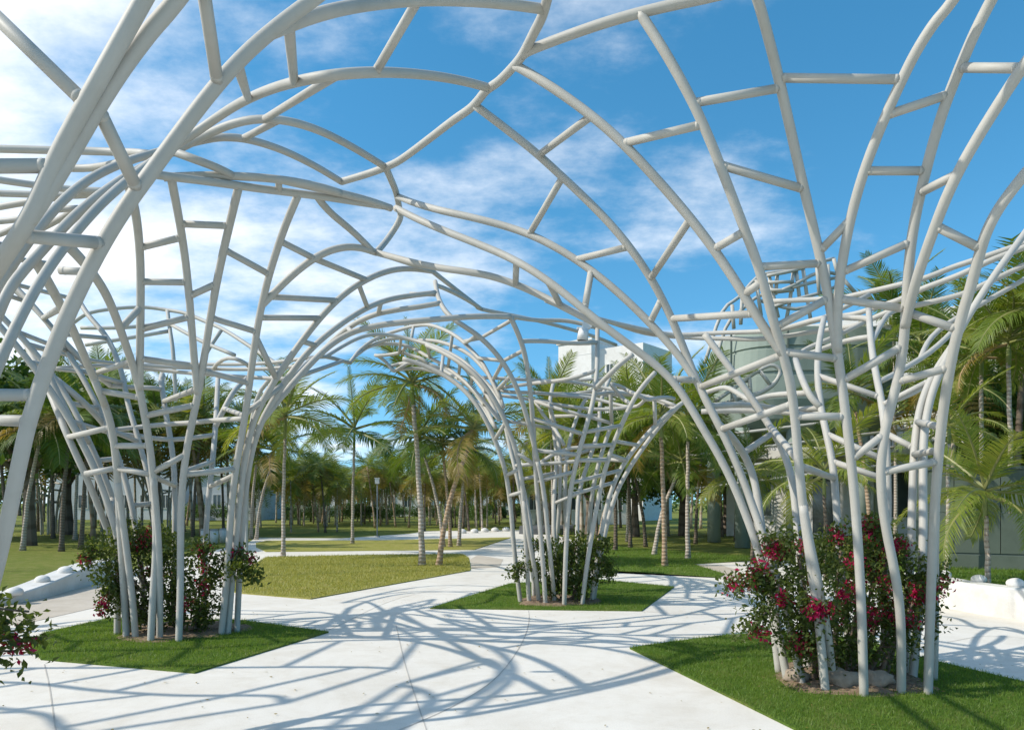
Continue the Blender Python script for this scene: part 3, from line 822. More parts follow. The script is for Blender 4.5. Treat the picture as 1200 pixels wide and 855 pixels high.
plaza_pts = [(-16, -8), (16, -8), (16, 8.5)] + G((1240, 735), (1178, 721), (1102, 704), (1060, 692), (960, 662), (905, 655), (700, 640), (655, 628), (640, 620), (500, 622), (480, 625), (400, 630.5), (300, 629.5), (290, 636), (180, 660), (115, 682), (60, 698), (0, 711), (-100, 724)) + [(-16, 8.5)]
plaza = poly_sheet('plaza_paving', plaza_pts, 0.0, M['paving'])
poly_sheet('tan_path', G((-40, 716), (0, 710), (60, 698), (112, 684), (150, 676), (170, 690), (110, 712), (40, 728), (-40, 740)), 0.004, M['tan_paving'])
poly_sheet('tan_path', G((553, 666), (551, 655), (560, 650), (590, 655), (585, 664)), 0.004, M['tan_paving'])
poly_sheet('tan_path', G((812, 661), (845, 662), (866, 668), (858, 676), (842, 676)), 0.004, M['tan_paving'])

# saw-cut joints in the concrete
def joint(px, w=0.010):
    P = catmull([np.array(gpt(*p)) for p in px], 6)
    v, f = [], []
    for i, p in enumerate(P):
        a, b = P[max(i - 1, 0)], P[min(i + 1, len(P) - 1)]
        t = (b - a) / (np.linalg.norm(b - a) + 1e-9); nrm = np.array([-t[1], t[0]])
        v += [(*(p + nrm * w / 2), 0.003), (*(p - nrm * w / 2), 0.003)]
        if i: f.append((2 * i - 2, 2 * i - 1, 2 * i + 1, 2 * i))
    mesh_obj('paving_joint', v, f, M['joint'], plaza)
joint([(464, 732), (474, 775), (488, 820), (505, 870), (530, 940)])
joint([(618, 706), (620, 726), (612, 752), (585, 790), (540, 822), (480, 850), (400, 880)])
joint([(52, 778), (58, 805), (66, 860), (80, 940)])
joint([(760, 717), (860, 720), (900, 722)], 0.008)
joint([(600, 690), (560, 683), (470, 700), (385, 738)], 0.008)
joint([(500, 870), (620, 1100)])
joint([(1110, 752), (1160, 745), (1240, 752)], 0.008)

def in_poly(x, y, poly):
    c = np.zeros(len(x), bool); n = len(poly)
    for i in range(n):
        x0, y0 = poly[i]; x1, y1 = poly[(i + 1) % n]
        if y0 == y1: continue
        m = ((y0 > y) != (y1 > y)) & (x < (x1 - x0) * (y - y0) / (y1 - y0) + x0)
        c ^= m
    return c

def grass_blades(name, poly, z, dens, h, w, mat, label, seed=0, ymax=1e9):
    rg = np.random.default_rng(seed)
    P = np.array(poly); mn, mx = P.min(0), P.max(0); mx[1] = min(mx[1], ymax)
    n = int((mx[0] - mn[0]) * (mx[1] - mn[1]) * dens)
    x = rg.uniform(mn[0], mx[0], n); y = rg.uniform(mn[1], mx[1], n)
    k = in_poly(x, y, poly); x, y = x[k], y[k]; n = len(x)
    x = x + rg.normal(0, 0.012, n); y = y + rg.normal(0, 0.012, n)
    a = rg.uniform(0, 2 * np.pi, n); hh = h * rg.uniform(0.5, 1.3, n); ln = rg.normal(0, 0.45, (n, 2)) * hh[:, None]
    v = np.zeros((n, 3, 3))
    v[:, 0] = np.stack([x - np.cos(a) * w, y - np.sin(a) * w, np.full(n, z - 0.004)], 1)
    v[:, 1] = np.stack([x + np.cos(a) * w, y + np.sin(a) * w, np.full(n, z - 0.004)], 1)
    v[:, 2] = np.stack([x + ln[:, 0], y + ln[:, 1], z + hh], 1)
    me = bpy.data.meshes.new(name)
    me.vertices.add(3 * n); me.vertices.foreach_set('co', v.reshape(-1))
    me.loops.add(3 * n); me.loops.foreach_set('vertex_index', np.arange(3 * n, dtype=np.int32))
    me.polygons.add(n); me.polygons.foreach_set('loop_start', np.arange(0, 3 * n, 3, dtype=np.int32))
    me.polygons.foreach_set('loop_total', np.full(n, 3, dtype=np.int32))
    me.materials.append(mat); me.update(calc_edges=True)
    o = obj(name, me); tag(o, label, 'grass', kind='stuff')
    return o

islA = G((385, 741), (228, 789), (48, 773), (34, 757), (52, 742), (128, 725), (280, 727))
islB = G((504, 713), (752, 716), (790, 688), (700, 679), (598, 684))
islC = [gpt(738, 760), gpt(935, 857), (2.35, 3.9), (4.9, 4.1), (5.3, 5.6), gpt(1200, 800), gpt(1098, 776), gpt(1000, 748), gpt(909, 741), gpt(850, 745), gpt(785, 753)]
islD = [(-3.05, 2.2), (-2.0, 3.1), (-3.05, 4.3), (-4.3, 4.6), (-5.2, 3.2), (-4.2, 1.7)]
lawn1 = G((364, 702), (278, 695), (262, 690), (285, 670), (305, 657), (313, 653), (400, 651), (520, 649.5), (543, 649.5), (549, 654), (551, 661), (551, 668.5))
lawn2 = G((300, 636), (312, 633.5), (450, 633), (600, 629.5), (580, 636), (556, 644), (430, 645.2), (312, 646.5), (300, 641))
lawn4 = G((640, 667), (700, 668), (842, 677), (850, 673), (812, 661), (900, 656), (905, 654), (700, 639), (640, 638))
for nm, pl, mat, bl, de, hh, lb, sd in (
        ('lawn_island', islA, 'lawn', 'blade', 3600, 0.032, 'short shaded grass round the foot of the left tube column', 1),
        ('lawn_island', islB, 'lawn', 'blade', 2200, 0.034, 'short green grass of the middle diamond-shaped planting bed', 2),
        ('lawn_island', islC, 'lawn', 'blade', 4600, 0.032, 'short sunlit grass round the foot of the right tube column', 3),
        ('lawn_island', islD, 'lawn', 'blade', 600, 0.04, 'short grass round the tube column beside the left plaza edge', 4),
        ('lawn', lawn1, 'lawn_dry', 'blade_dry', 750, 0.05, 'short yellowish grass of the open lawn beside the palm pair', 5),
        ('lawn', lawn2, 'lawn_dry', 'blade_dry', 0, 0.05, '', 6),
        ('lawn', lawn4, 'lawn', 'blade', 420, 0.05, 'short grass under the shady palms beyond the plaza', 7)):
    if nm == 'lawn' and pl is lawn1: mat = 'lawn_dry'
    poly_sheet(nm, pl, 0.018, M[mat], 0.03)
    if de: grass_blades('grass', pl, 0.018, de, hh, 0.0032 if de > 1500 else 0.006, M[bl], lb, sd)

# ------------------------------------------------------------------ mulch and stones at the feet of the columns
def mulch_bed(key, rad, seed, stones):
    cx, cy = CENT[key]; rg = random.Random(seed)
    v = [(cx, cy, 0.045)]; f = []
    n = 40
    for ring, (rr, zz_) in enumerate(((0.5, 0.05), (0.85, 0.04), (1.0, 0.012))):
        for i in range(n):
            a = 2 * math.pi * i / n
            r = rad * rr * (1 + 0.10 * math.sin(3 * a + seed) + 0.06 * math.sin(7 * a) + rg.uniform(-0.03, 0.03))
            v.append((cx + r * math.cos(a), cy + r * math.sin(a), zz_ + rg.uniform(-0.012, 0.02) * (ring < 2)))
    for i in range(n):
        j = (i + 1) % n
        f.append((0, 1 + i, 1 + j))
        for k in range(2):
            f.append((1 + k * n + i, 1 + (k + 1) * n + i, 1 + (k + 1) * n + j, 1 + k * n + j))
    o = mesh_obj('mulch_bed', v, f, M['mulch'], None, True); o['kind'] = 'structure'
    return o
mulch_bed('A', 0.74, 1, 0); mulch_bed('B', 0.68, 2, 0); mulch_bed('C', 0.66, 3, 3); mulch_bed('D', 0.8, 4, 0)

def rock_mesh(name, sx, sy, sz, seed, mat, rough=0.25, sub=3, flatten=0.0):
    bm = bmesh.new()
    bmesh.ops.create_icosphere(bm, subdivisions=sub, radius=1.0)
    for v in bm.verts:
        d = 1 + rough * (mnoise.noise(v.co * 1.3 + Vector((seed * 3.1, seed, 0))) + 0.5 * mnoise.noise(v.co * 3 + Vector((seed, 9, 2))))
        v.co = Vector((v.co.x * sx, v.co.y * sy, v.co.z * sz)) * d
        if v.co.z < -0.55 * sz: v.co.z = -0.55 * sz
    for f in bm.faces: f.smooth = True
    me = bpy.data.meshes.new(name); bm.to_mesh(me); bm.free(); me.materials.append(mat)
    return me
for i, (x, y, s, lb) in enumerate(((995, 812, 0.13, 'broad tan rock at the foot of the right tube column'), (1036, 812, 0.12, 'low tan rock half buried between the right column feet'),
                                    (940, 806, 0.10, 'small tan rock left of the right column feet'))):
    g = gpt(x, y)
    o = obj('rock', rock_mesh('rock', s * 1.1, s * 0.8, s * 0.8, i + 3, M['stone'], 0.45)); o.location = (g[0], g[1] + 0.12, 0.075)
    tag(o, lb, 'rock')

# ------------------------------------------------------------------ low walls with rounded stones on top
def ribbon_wall(name, base_px, heights, thick, mat, label, side=1):
    P = catmull([np.array([*gpt(*p), h]) for p, h in zip(base_px, heights)], 8)
    v, f = [], []
    for i, p in enumerate(P):
        a, b = P[max(i - 1, 0)], P[min(i + 1, len(P) - 1)]
        t = (b - a)[:2]; t /= np.linalg.norm(t) + 1e-9; nn = np.array([-t[1], t[0]]) * side * thick
        bev = 0.02
        v += [(p[0], p[1], -0.05), (p[0], p[1], p[2] - bev), (p[0] + nn[0] * bev / thick, p[1] + nn[1] * bev / thick, p[2]),
              (p[0] + nn[0], p[1] + nn[1], p[2] + 0.003), (p[0] + nn[0], p[1] + nn[1], -0.05)]
        if i:
            for k in range(4):
                f.append((5 * i - 5 + k, 5 * i + k, 5 * i + k + 1, 5 * i - 4 + k))
    n = 5 * (len(P) - 1)
    f += [(0, 1, 2, 3, 4), (n + 4, n + 3, n + 2, n + 1, n)]
    o = mesh_obj(name, v, f, mat)
    tag(o, label, 'wall')
    return P
wl_ = ribbon_wall('low_wall', [(-70, 719), (0, 710), (30, 705), (62, 698), (95, 688), (118, 681), (150, 671)], [0.05, 0.12, 0.17, 0.24, 0.33, 0.38, 0.34], 0.42, M['wallwhite'], 'low curved white wall rising from the paving beside the left lawn')
wr_ = ribbon_wall('low_wall', [(1250, 742), (1200, 727), (1178, 724), (1140, 718), (1102, 710), (1060, 699)], [0.42, 0.42, 0.42, 0.42, 0.42, 0.42], 0.30, M['wallwhite'], 'low white retaining wall in front of the dark green wall', -1)
def knob(x, y, t, z, s, label, group):
    X = (x - 600) / FPX * t
    o = obj('rounded_stone', rock_mesh('rounded_stone', s * 1.15, s, s * 0.75, int(x) % 17 + 1, M['knob'], 0.07))
    o.location = (X, t, z + 0.5 * s * 0.75)
    tag(o, label, 'stone', group)
for (x, t, z, s) in ((17, 11.35, 0.15, 0.11), (50, 12.4, 0.235, 0.105), (77, 13.3, 0.30, 0.115), (101, 14.2, 0.365, 0.10)):
    knob(x, 0, t, z, s, 'rounded white stone sitting on top of the rising left wall', 'stones on the rising left wall')
for (x, t, z, s) in ((1106, 11.4, 0.42, 0.10), (1147, 10.75, 0.42, 0.095), (1190, 10.15, 0.42, 0.105)):
    knob(x, 0, t, z, s, 'rounded white stone on the retaining wall by the green wall', 'stones on the right retaining wall')
# grass bed retained by the right wall
bedp = [(p[0] + 0.25, p[1] + 0.15) for p in wr_[::4]] + [gpt(1000, 668), (14, 15.5), (14, 9)]
bed = [(p[0], p[1]) for p in bedp]
poly_sheet('raised_lawn', bed, 0.37, M['lawn'], 0.4)
grass_blades('grass', bed, 0.37, 700, 0.05, 0.006, M['blade'], 'short grass of the raised bed before the green wall', 11)

# dark green panelled wall on the right
def gw_pt(x, t): return Vector(((x - 600) / FPX * t, t, 0))
A_, B_ = gw_pt(1066, 13.9), gw_pt(1290, 12.6)
gw = empty('green_wall', (A_.x, A_.y, 0), math.atan2(B_.y - A_.y, B_.x - A_.x))
tag(gw, 'tall dark green panelled wall behind the short palm', 'wall')
Lw = (B_ - A_).length
m = MB(); m.box(0, Lw, 0, 0.2, 0, 0.62); m.build('plinth', M['greenwall'], gw)
m = MB(); m.box(0.01, Lw - 0.01, 0.02, 0.18, 0.62, 0.66); m.build('shadow_gap', M['dkgreen'], gw)
for i in range(4):
    x0 = Lw * i / 4 + 0.006; x1 = Lw * (i + 1) / 4 - 0.006
    for z0, z1 in ((0.66, 1.40), (1.412, 2.2)):
        m = MB(); m.box(x0, x1, 0, 0.2, z0, z1); m.build('panel', M['greenwall'], gw)
m = MB(); m.box(-0.02, Lw + 0.02, -0.03, 0.23, 2.2, 2.25); m.build('coping', M['greenwall'], gw)

# ------------------------------------------------------------------ buildings
def window(parent, x0, x1, z0, z1, y=0.0, mull=1, face=-1):
    """frame proud of the wall with a recessed pane; local wall plane is y = 0, outside towards -y"""
    t = 0.07
    m = MB()
    m.box(x0, x0 + t, y - 0.05, y + 0.08, z0, z1); m.box(x1 - t, x1, y - 0.05, y + 0.08, z0, z1)
    m.box(x0 + t, x1 - t, y - 0.05, y + 0.08, z0, z0 + t); m.box(x0 + t, x1 - t, y - 0.05, y + 0.08, z1 - t, z1)
    for k in range(1, mull + 1):
        xm = x0 + (x1 - x0) * k / (mull + 1)
        m.box(xm - 0.03, xm + 0.03, y - 0.04, y + 0.08, z0 + t, z1 - t)
    w = m.build('window', M['frame'], parent)
    m = MB(); m.box(x0 + t * 0.6, x1 - t * 0.6, y - 0.02, y + 0.02, z0 + t * 0.6, z1 - t * 0.6)
    m.build('pane', M['glass'], w)
    return w

# white tower block behind the middle column
b = empty('tower_block', (7.0, 64.0, 0), R(-40))
tag(b, 'tall plain white tower block rising behind the middle palms', 'building')
m = MB(); m.box(-3.6, 0.0, 0, 6, 0, 15.9); m.build('wall', M['bwhite'], b)
m = MB(); m.box(0.003, 4.6, 1.0, 6.2, 0, 15.2); m.build('wall', M['bwhite'], b)
m = MB(); m.box(-3.75, 0.12, -0.12, 6.1, 15.9, 16.1); m.build('parapet', M['frame'], b)
for k in range(5):
    window(b, 0.9, 1.7, 2.4 + 2.6 * k, 3.4 + 2.6 * k, 1.0)
for k in range(6):
    m = MB(); m.box(-3.6, 0.0, -0.02, 0.01, 2.5 * k + 2.2, 2.5 * k + 2.24); m.build('band', M['frame'], b)

# white building with storeys and windows behind the right palms
b = empty('white_building', (10.2, 34.5, 0), R(-34))
tag(b, 'white two-storey building with dark windows behind the right palms', 'building')
m = MB(); m.box(0, 26, 0, 9, 0, 9.0); m.build('wall', M['bwhite'], b)
m = MB(); m.box(-0.5, 26.5, -0.9, 0.002, 3.55, 3.9); m.build('floor_slab', M['bwhite'], b)
m = MB(); m.box(-0.4, 26.4, -0.5, 9.3, 9.0, 9.4); m.build('roof', M['bwhite'], b)
for i in range(9):
    x = 1.0 + 2.8 * i
    window(b, x, x + 1.15, 0.15 if i % 3 == 1 else 0.9, 2.9, 0.0, 1)
    window(b, x, x + 1.3, 5.2, 6.8, 0.0, 1)
m = MB()
for i in range(60): m.box(-0.4 + i * 0.44, -0.37 + i * 0.44, -0.86, -0.83, 3.9, 4.75)
m.box(-0.45, 26, -0.88, -0.81, 4.75, 4.8); m.build('railing', M['metal'], b)
# far white house fronts seen between the trunks
def block(name, x0, x1, t, h, d, mat, label, nwin, rz=0.0, wz=(1.0, 2.3)):
    b = empty(name, ((x0 - 600) / FPX * t, t, 0), rz)
    tag(b, label, 'building')
    W = (x1 - x0) / FPX * t
    m = MB(); m.box(0, W, 0, d, 0, h); m.build('wall', mat, b)
    m = MB(); m.box(-0.2, W + 0.2, -0.25, d + 0.2, h, h + 0.25); m.build('roof', M['frame'], b)
    for i in range(nwin):
        xx = W * (i + 0.3) / nwin
        z = wz[0]
        while z + (wz[1] - wz[0]) < h:
            window(b, xx, xx + min(1.6, W / nwin * 0.5), z, z + (wz[1] - wz[0]), 0.0, 1)
            z += 3.0
    return b
block('far_building', 430, 505, 82, 4.4, 6, M['bwhite'], 'low white house front seen between far palm trunks', 4)
block('far_building', 520, 600, 90, 6.5, 6, M['bwhite'], 'two-storey white house behind the far grove', 5)
block('far_building', 612, 735, 52, 5.6, 8, M['bwhite'], 'long white building behind the middle tube column', 5)
block('far_building', 222, 306, 64, 3.9, 6, M['bgrey'], 'pale blue building behind the left tube column', 4)
block('far_building', 60, 205, 66, 5.0, 6, M['bgrey'], 'pale blue long building behind the left grove', 6)
block('far_building', 352, 404, 84, 3.2, 6, M['bwhite'], 'low white building at the end of the lawn', 3)

# pale green pavilion with a rounded underside, raised on pillars, and the tube cage in front of its roof
pv = empty('green_pavilion', (10.7, 27.5, 0))
tag(pv, 'pale green pavilion with rounded underside raised on pillars', 'building')
ring, v, f = 48, [], []
prof = [(0.0, 3.75), (0.55, 3.8), (0.8, 4.05), (0.93, 4.45), (1.0, 5.1), (1.0, 5.9), (0.985, 5.92), (0.985, 6.04), (1.0, 6.06), (1.0, 6.8), (0.985, 6.82), (0.985, 6.9), (1.0, 6.92), (0.97, 7.55), (0.93, 7.6), (0.0, 7.7)]
for j, (rr, z) in enumerate(prof):
    for i in range(ring):
        a = 2 * math.pi * i / ring
        ex = 0.55
        cxx = math.copysign(abs(math.cos(a)) ** ex, math.cos(a)); sy_ = math.copysign(abs(math.sin(a)) ** ex, math.sin(a))
        v.append((3.1 * rr * cxx * (1 - 0.02 * (z - 5)), 3.0 * rr * sy_, z))
for j in range(len(prof) - 1):
    for i in range(ring):
        f.append((j * ring + i, j * ring + (i + 1) % ring, (j + 1) * ring + (i + 1) % ring, (j + 1) * ring + i))
mesh_obj('hull', v, f, M['palegreen'], pv, False)
for (x, y) in ((-2.6, -2.0), (-0.9, -2.3), (1.5, -2.2), (2.6, -1.4), (-2.6, 1.6)):
    m = MB(); m.tube([(x, y, 0), (x, y, 4.2)], 0.26, 16); m.build('pillar', M['palegreen'], pv, True)
for k in range(3):
    a = R(205 + k * 52)
    m = MB(); x = 3.12 * math.copysign(abs(math.cos(a)) ** 0.55, math.cos(a)); y = 3.02 * math.copysign(abs(math.sin(a)) ** 0.55, math.sin(a))
    m.box(x - 0.03, x + 0.03, y - 0.03, y + 0.03, 5.1, 7.5); m.build('rib', M['dkgreen'], pv)
for k in range(4):   # ramps / handrails crossing below the hull
    m = MB(); m.tube([(-5.0, -3.4 - 0.1 * k, 2.0 + 0.55 * k), (5.5, -3.2, 3.3 + 0.55 * k)], 0.05, 8); m.build('rail', M['tube'], pv, True)
cage = empty('tube_cage', (10.0, 24.3, 0))
tag(cage, 'distant white tube cage rising in front of the green pavilion', 'lattice')
def cage_pt(px, py, t=24.0): return (((px - 600) / FPX * t) - 10.0, t - 24.3, EYE + (HZ - py) / FPX * t)
def cage_tube(pts, r=0.055, kind='tube'):
    m = MB(); P = catmull([np.array(cage_pt(*p)) for p in pts], 3); m.tube(P, r, 8); m.build(kind, M['tube'], cage, True)
prow = [[(826, 425, 22), (846, 366, 22.4), (866, 348, 22.6), (886, 326, 23), (900, 320, 23), (930, 317, 23)], [(835, 440, 23), (850, 385, 23), (866, 366, 23.2), (884, 350, 23.4), (899, 344, 23.4), (930, 340, 23.4)]]
for q in prow: cage_tube(q)
cage_tube([(899, 323, 22.8), (930, 317, 22.8), (957, 308, 23), (977, 303, 23.2)])
cage_tube([(900, 331, 22.8), (930, 330, 22.8)]); cage_tube([(902, 340, 22.8), (928, 340, 22.8)])
cage_tube([(916, 340, 22.8), (930, 334, 22.8), (960, 319, 23), (985, 322, 23.3)])
cage_tube([(928, 337, 22.8), (960, 329, 23), (988, 324, 23.4)])
cage_tube([(905, 360, 22.8), (935, 350, 22.8), (965, 342, 23), (992, 330, 23.5)])
cage_tube([(890, 352, 23), (932, 362, 22.8), (965, 352, 23), (1000, 345, 23.6)])
for x0, y0, x1, y1 in ((901, 322, 912, 372), (911, 320, 909, 345), (930, 317, 926, 350), (933, 317, 937, 350), (941, 315, 946, 349), (977, 303, 982, 322), (957, 308, 960, 345), (982, 320, 1004, 345), (970, 310, 972, 340),
                       (870, 346, 868, 380), (886, 328, 892, 370), (858, 357, 860, 385), (926, 350, 922, 372), (946, 349, 950, 375)):
    cage_tube([(x0, y0, 22.9), (x1, y1, 22.9)], 0.06)
# lower loops of the same cage, left of the pavilion
for q in ([(838, 470, 20), (860, 455, 20), (880, 440, 20), (902, 428, 20), (914, 434, 20), (908, 448, 20), (890, 460, 20), (862, 466, 20)], [(846, 480, 20), (880, 466, 20), (905, 452, 20), (915, 437, 20)],
          [(822, 478, 20.5), (850, 472, 20.5), (880, 462, 20.5)], [(830, 455, 20.5), (850, 450, 20.5), (876, 446, 20.5)], [(878, 441, 20), (880, 464, 20)], [(890, 434, 20), (902, 450, 20)], [(858, 456, 20), (864, 476, 20)], [(868, 470, 20), (850, 486, 20)]):
    cage_tube(q, 0.055)

# far pergola beyond the left grove, same family as the near one but only its mesh of tubes reads
def far_pergola(loc, seed, label, s=1.0):
    n0 = len(TUBES)
    CENT['far'] = (0.0, 0.0)
    gen_column('far', 0, 2 * math.pi, 12, 3.4, 'farp', seed=seed, step=0.7)
    root = empty('pergola', (*loc, 0)); root.scale = (s, s, s)
    tag(root, label, 'pergola', 'far pergolas')
    for tb in TUBES[n0:]:
        v, f = tube_geo(tb['P'][::3] if len(tb['P']) > 6 and (len(tb['P']) - 1) % 3 == 0 else tb['P'], 0.05, 6)
        mesh_obj('rib' if tb['kind'] == 'rib' else 'tie', v, f, M['tube'], root, True)
    del TUBES[n0:]
far_pergola((-23.5, 36.5), 31, 'distant white tube pergola column among the left palm trunks')
far_pergola((-18.2, 38.0), 32, 'distant white tube pergola column showing between leaning left trunks')
# the high loop of tubes seen through column A
lp = empty('tube_arch', (-10, 22, 0))
tag(lp, 'far white tube arch loop seen through the left column', 'lattice')
def lp_tube(pts, r=0.045):
    P = catmull([np.array([(p[0] - 600) / FPX * p[2] + 10, p[2] - 22, EYE + (HZ - p[1]) / FPX * p[2]]) for p in pts], 4)
    m = MB(); m.tube(P, r, 8); m.build('tube', M['tube'], lp, True)
lp_tube([(60, 400, 17), (90, 375, 17), (107, 366, 17), (140, 361, 17.2), (170, 360, 17.4), (195, 363, 17.4), (217, 367, 17.2), (237, 375, 17), (262, 386, 16.6), (295, 407, 16), (330, 430, 15.5)])
lp_tube([(95, 384, 16.6), (135, 384, 16.6), (165, 382, 16.8), (197, 378, 17)])
lp_tube([(100, 404, 16.4), (150, 396, 16.6), (197, 388, 17)])
lp_tube([(196, 363, 17.4), (199, 385, 17), (203, 415, 16.8), (206, 470, 16.8)])
lp_tube([(200, 380, 17), (237, 400, 16.4), (275, 416, 16)])
lp_tube([(259, 387, 16.6), (244, 410, 16.4), (238, 425, 16.2)])
lp_tube([(60, 400, 17), (44, 455, 17), (29, 510, 17), (12, 600, 17), (-4, 672, 17)])
lp_tube([(330, 430, 15.5), (300, 470, 15.8), (290, 560, 15.8), (288, 678, 15.5)])

# ------------------------------------------------------------------ bougainvillea shrubs inside the columns
def shrub(key, label, rx, ry, h, nleaf, nflow, seed, lobes, shoots=(), zlow=0.1, leaf=0.03):
    """lobes: (dx, dy, z, radius) clumps; leaves are small folded quads gathered in sprays on woody stems"""
    rg = np.random.default_rng(seed)
    cx, cy = CENT[key]
    root = empty('bougainvillea_shrub', (cx, cy, 0))
    tag(root, label, 'shrub')
    st = MB()
    sprays = []
    for (dx, dy, z, r) in lobes:
        n = max(6, int(26 * r / 0.3))
        for _ in range(n):
            d = rg.normal(size=3); d /= np.linalg.norm(d)
            p = np.array([dx, dy, z]) + d * r * rg.uniform(0.25, 1.0) ** 0.6
            if p[2] > zlow: sprays.append(p)
        b0 = np.array([dx * 0.35 + rg.uniform(-.08, .08), dy * 0.35 + rg.uniform(-.08, .08), -0.05])
        mid = np.array([dx * 0.7 + rg.uniform(-.06, .06), dy * 0.7, z * 0.55])
        st.tube(catmull([b0, mid, np.array([dx, dy, z])], 4), [0.022] * 4 + [0.013] * 5, 6)
    for (p0, p1, n) in shoots:
        p0, p1 = np.array(p0), np.array(p1)
        mid = (p0 + p1) / 2 + np.array([0, 0, 0.10])
        C = catmull([p0, mid, p1], 6)
        st.tube(C, 0.007, 5)
        for i in range(n): sprays.append(C[int(rg.integers(3, len(C)))] + rg.normal(0, 0.035, 3))
    sprays = np.array(sprays)
    def cards(n, size, centers, spread, fold):
        c = centers[rg.integers(0, len(centers), n)] + rg.normal(0, spread, (n, 3))
        c[:, 2] = np.maximum(c[:, 2], 0.05)
        s = size * rg.uniform(0.6, 1.35, n)[:, None]
        u = rg.normal(size=(n, 3)); u /= np.linalg.norm(u, axis=1)[:, None]
        w = rg.normal(size=(n, 3)); w[:, 2] += 1.0
        w -= u * (w * u).sum(1)[:, None]; w /= np.linalg.norm(w, axis=1)[:, None]
        nn = np.cross(u, w)
        v = np.stack([c - u * s, c - nn * s * 0.55 + w * s * fold, c + u * s, c + nn * s * 0.55 + w * s * fold], 1).reshape(-1, 3)
        f = []
        for i in range(n): f += [(4 * i, 4 * i + 1, 4 * i + 2), (4 * i, 4 * i + 2, 4 * i + 3)]
        return v, f
    v, f = cards(nleaf, leaf, sprays, 0.055, 0.25)
    mesh_obj('foliage', v, f, M['bougleaf'], root)
    if nflow:
        dist = np.linalg.norm((sprays - np.array([0, 0, h * 0.55])) / np.array([rx, ry, h * 0.55]), axis=1)
        outer = sprays[sprays[:, 2] > 0.35]
        cl = outer[rg.integers(0, len(outer), max(5, nflow // 62))]
        v, f = cards(nflow, 0.021, cl, 0.04, 0.45)
        mesh_obj('blossoms', v, f, M['bract'], root)
    st.build('stem', M['stem'], root, True)
    return root
def rel(key, x, y, t):
    cx, cy = CENT[key]
    return ((x - 600) / FPX * t - cx, t - cy, EYE + (HZ - y) / FPX * t)
def lob(key, L): return [(*rel(key, x, y, t), r) for x, y, t, r in L]
shrub('C', 'large bougainvillea with crimson blossoms inside the right tube column', 0.9, 0.8, 1.5, 12000, 3300, 4,
      lob('C', [(935,650,6.3,.24),(985,645,6.7,.26),(1040,650,6.8,.25),(1075,670,6.5,.2),(915,690,6.2,.22),(960,700,6.1,.26),(1010,690,6.4,.28),(1060,705,6.4,.22),(925,740,6.2,.2),(965,745,6.2,.24),(1010,740,6.4,.25),(1050,745,6.4,.2),
                (1080,690,6.3,.14),(1000,780,6.4,.2),(945,765,6.2,.15),(1035,780,6.5,.16),(1030,632,6.9,.14),(1000,660,7.0,.25),(960,662,6.9,.24),(1055,730,6.9,.22),(990,720,6.9,.26)]),
      [(rel('C',905,690,6.2), rel('C',862,684,6.2), 14), (rel('C',910,700,6.2), rel('C',876,692,6.1), 12), (rel('C',915,720,6.1), rel('C',876,745,6.0), 14), (rel('C',1000,650,6.5), rel('C',1032,618,6.5), 18), (rel('C',1075,680,6.4), rel('C',1098,735,6.3), 14), (rel('C',930,650,6.3), rel('C',900,640,6.3), 10)], leaf=0.024)
shrub('A', 'dark shaded bougainvillea with a few red blossoms inside the left tube column', 0.9, 0.8, 1.6, 8500, 1200, 5,
      lob('A', [(134,645,8.7,.22),(155,630,8.9,.26),(185,640,9.1,.3),(130,672,8.6,.2),(160,670,8.8,.32),(200,680,8.9,.3),(235,675,8.9,.28),(256,668,8.9,.2),(215,710,8.8,.26),(240,705,8.7,.24),(180,715,8.8,.24),(160,720,8.7,.2),(195,650,9.3,.3),(230,735,8.7,.18),(145,690,8.7,.2)]),
      [(rel('A',265,670,8.7), rel('A',298,678,8.6), 26), (rel('A',130,690,8.5), rel('A',126,720,8.4), 12), (rel('A',255,660,8.8), rel('A',292,655,8.8), 14), (rel('A',240,660,8.8), rel('A',236,640,8.7), 12), (rel('A',120,650,8.5), rel('A',103,660,8.4), 12)], leaf=0.028)
shrub('B', 'dark green leafy shrub inside the middle tube column', 0.8, 0.7, 1.3, 5600, 0, 6,
      lob('B', [(650,650,11.6,.26),(675,640,11.8,.26),(695,650,11.6,.24),(640,670,11.5,.24),(665,670,11.5,.28),(690,672,11.5,.26),(650,692,11.5,.22),(675,692,11.5,.24),(660,655,12,.26)]),
      [(rel('B',700,660,11.4), rel('B',716,672,11.3), 20), (rel('B',625,668,11.3), rel('B',600,674,11.2), 12), (rel('B',690,645,11.5), rel('B',712,640,11.4), 14), (rel('B',645,650,11.5), rel('B',622,640,11.4), 12)], leaf=0.03)
shrub('D', 'leafy bougainvillea with pink blossoms reaching over the left edge of the paving', 0.9, 0.8, 1.4, 1100, 220, 9,
      [(0.0, 0.1, 0.7, .22), (-0.3, 0.1, 0.6, .25), (0.0, -0.3, 0.7, .25), (-0.2, -0.2, 0.4, .25)],
      [((0.1, 0.2, 0.85), rel('D', 34, 716, 4.2), 26), ((0.1, 0.2, 0.7), rel('D', 48, 752, 4.2), 34), ((0.1, 0.1, 0.6), rel('D', 22, 762, 4.1), 30), ((0.0, 0.3, 0.8), rel('D', 10, 740, 4.2), 24)], leaf=0.028)

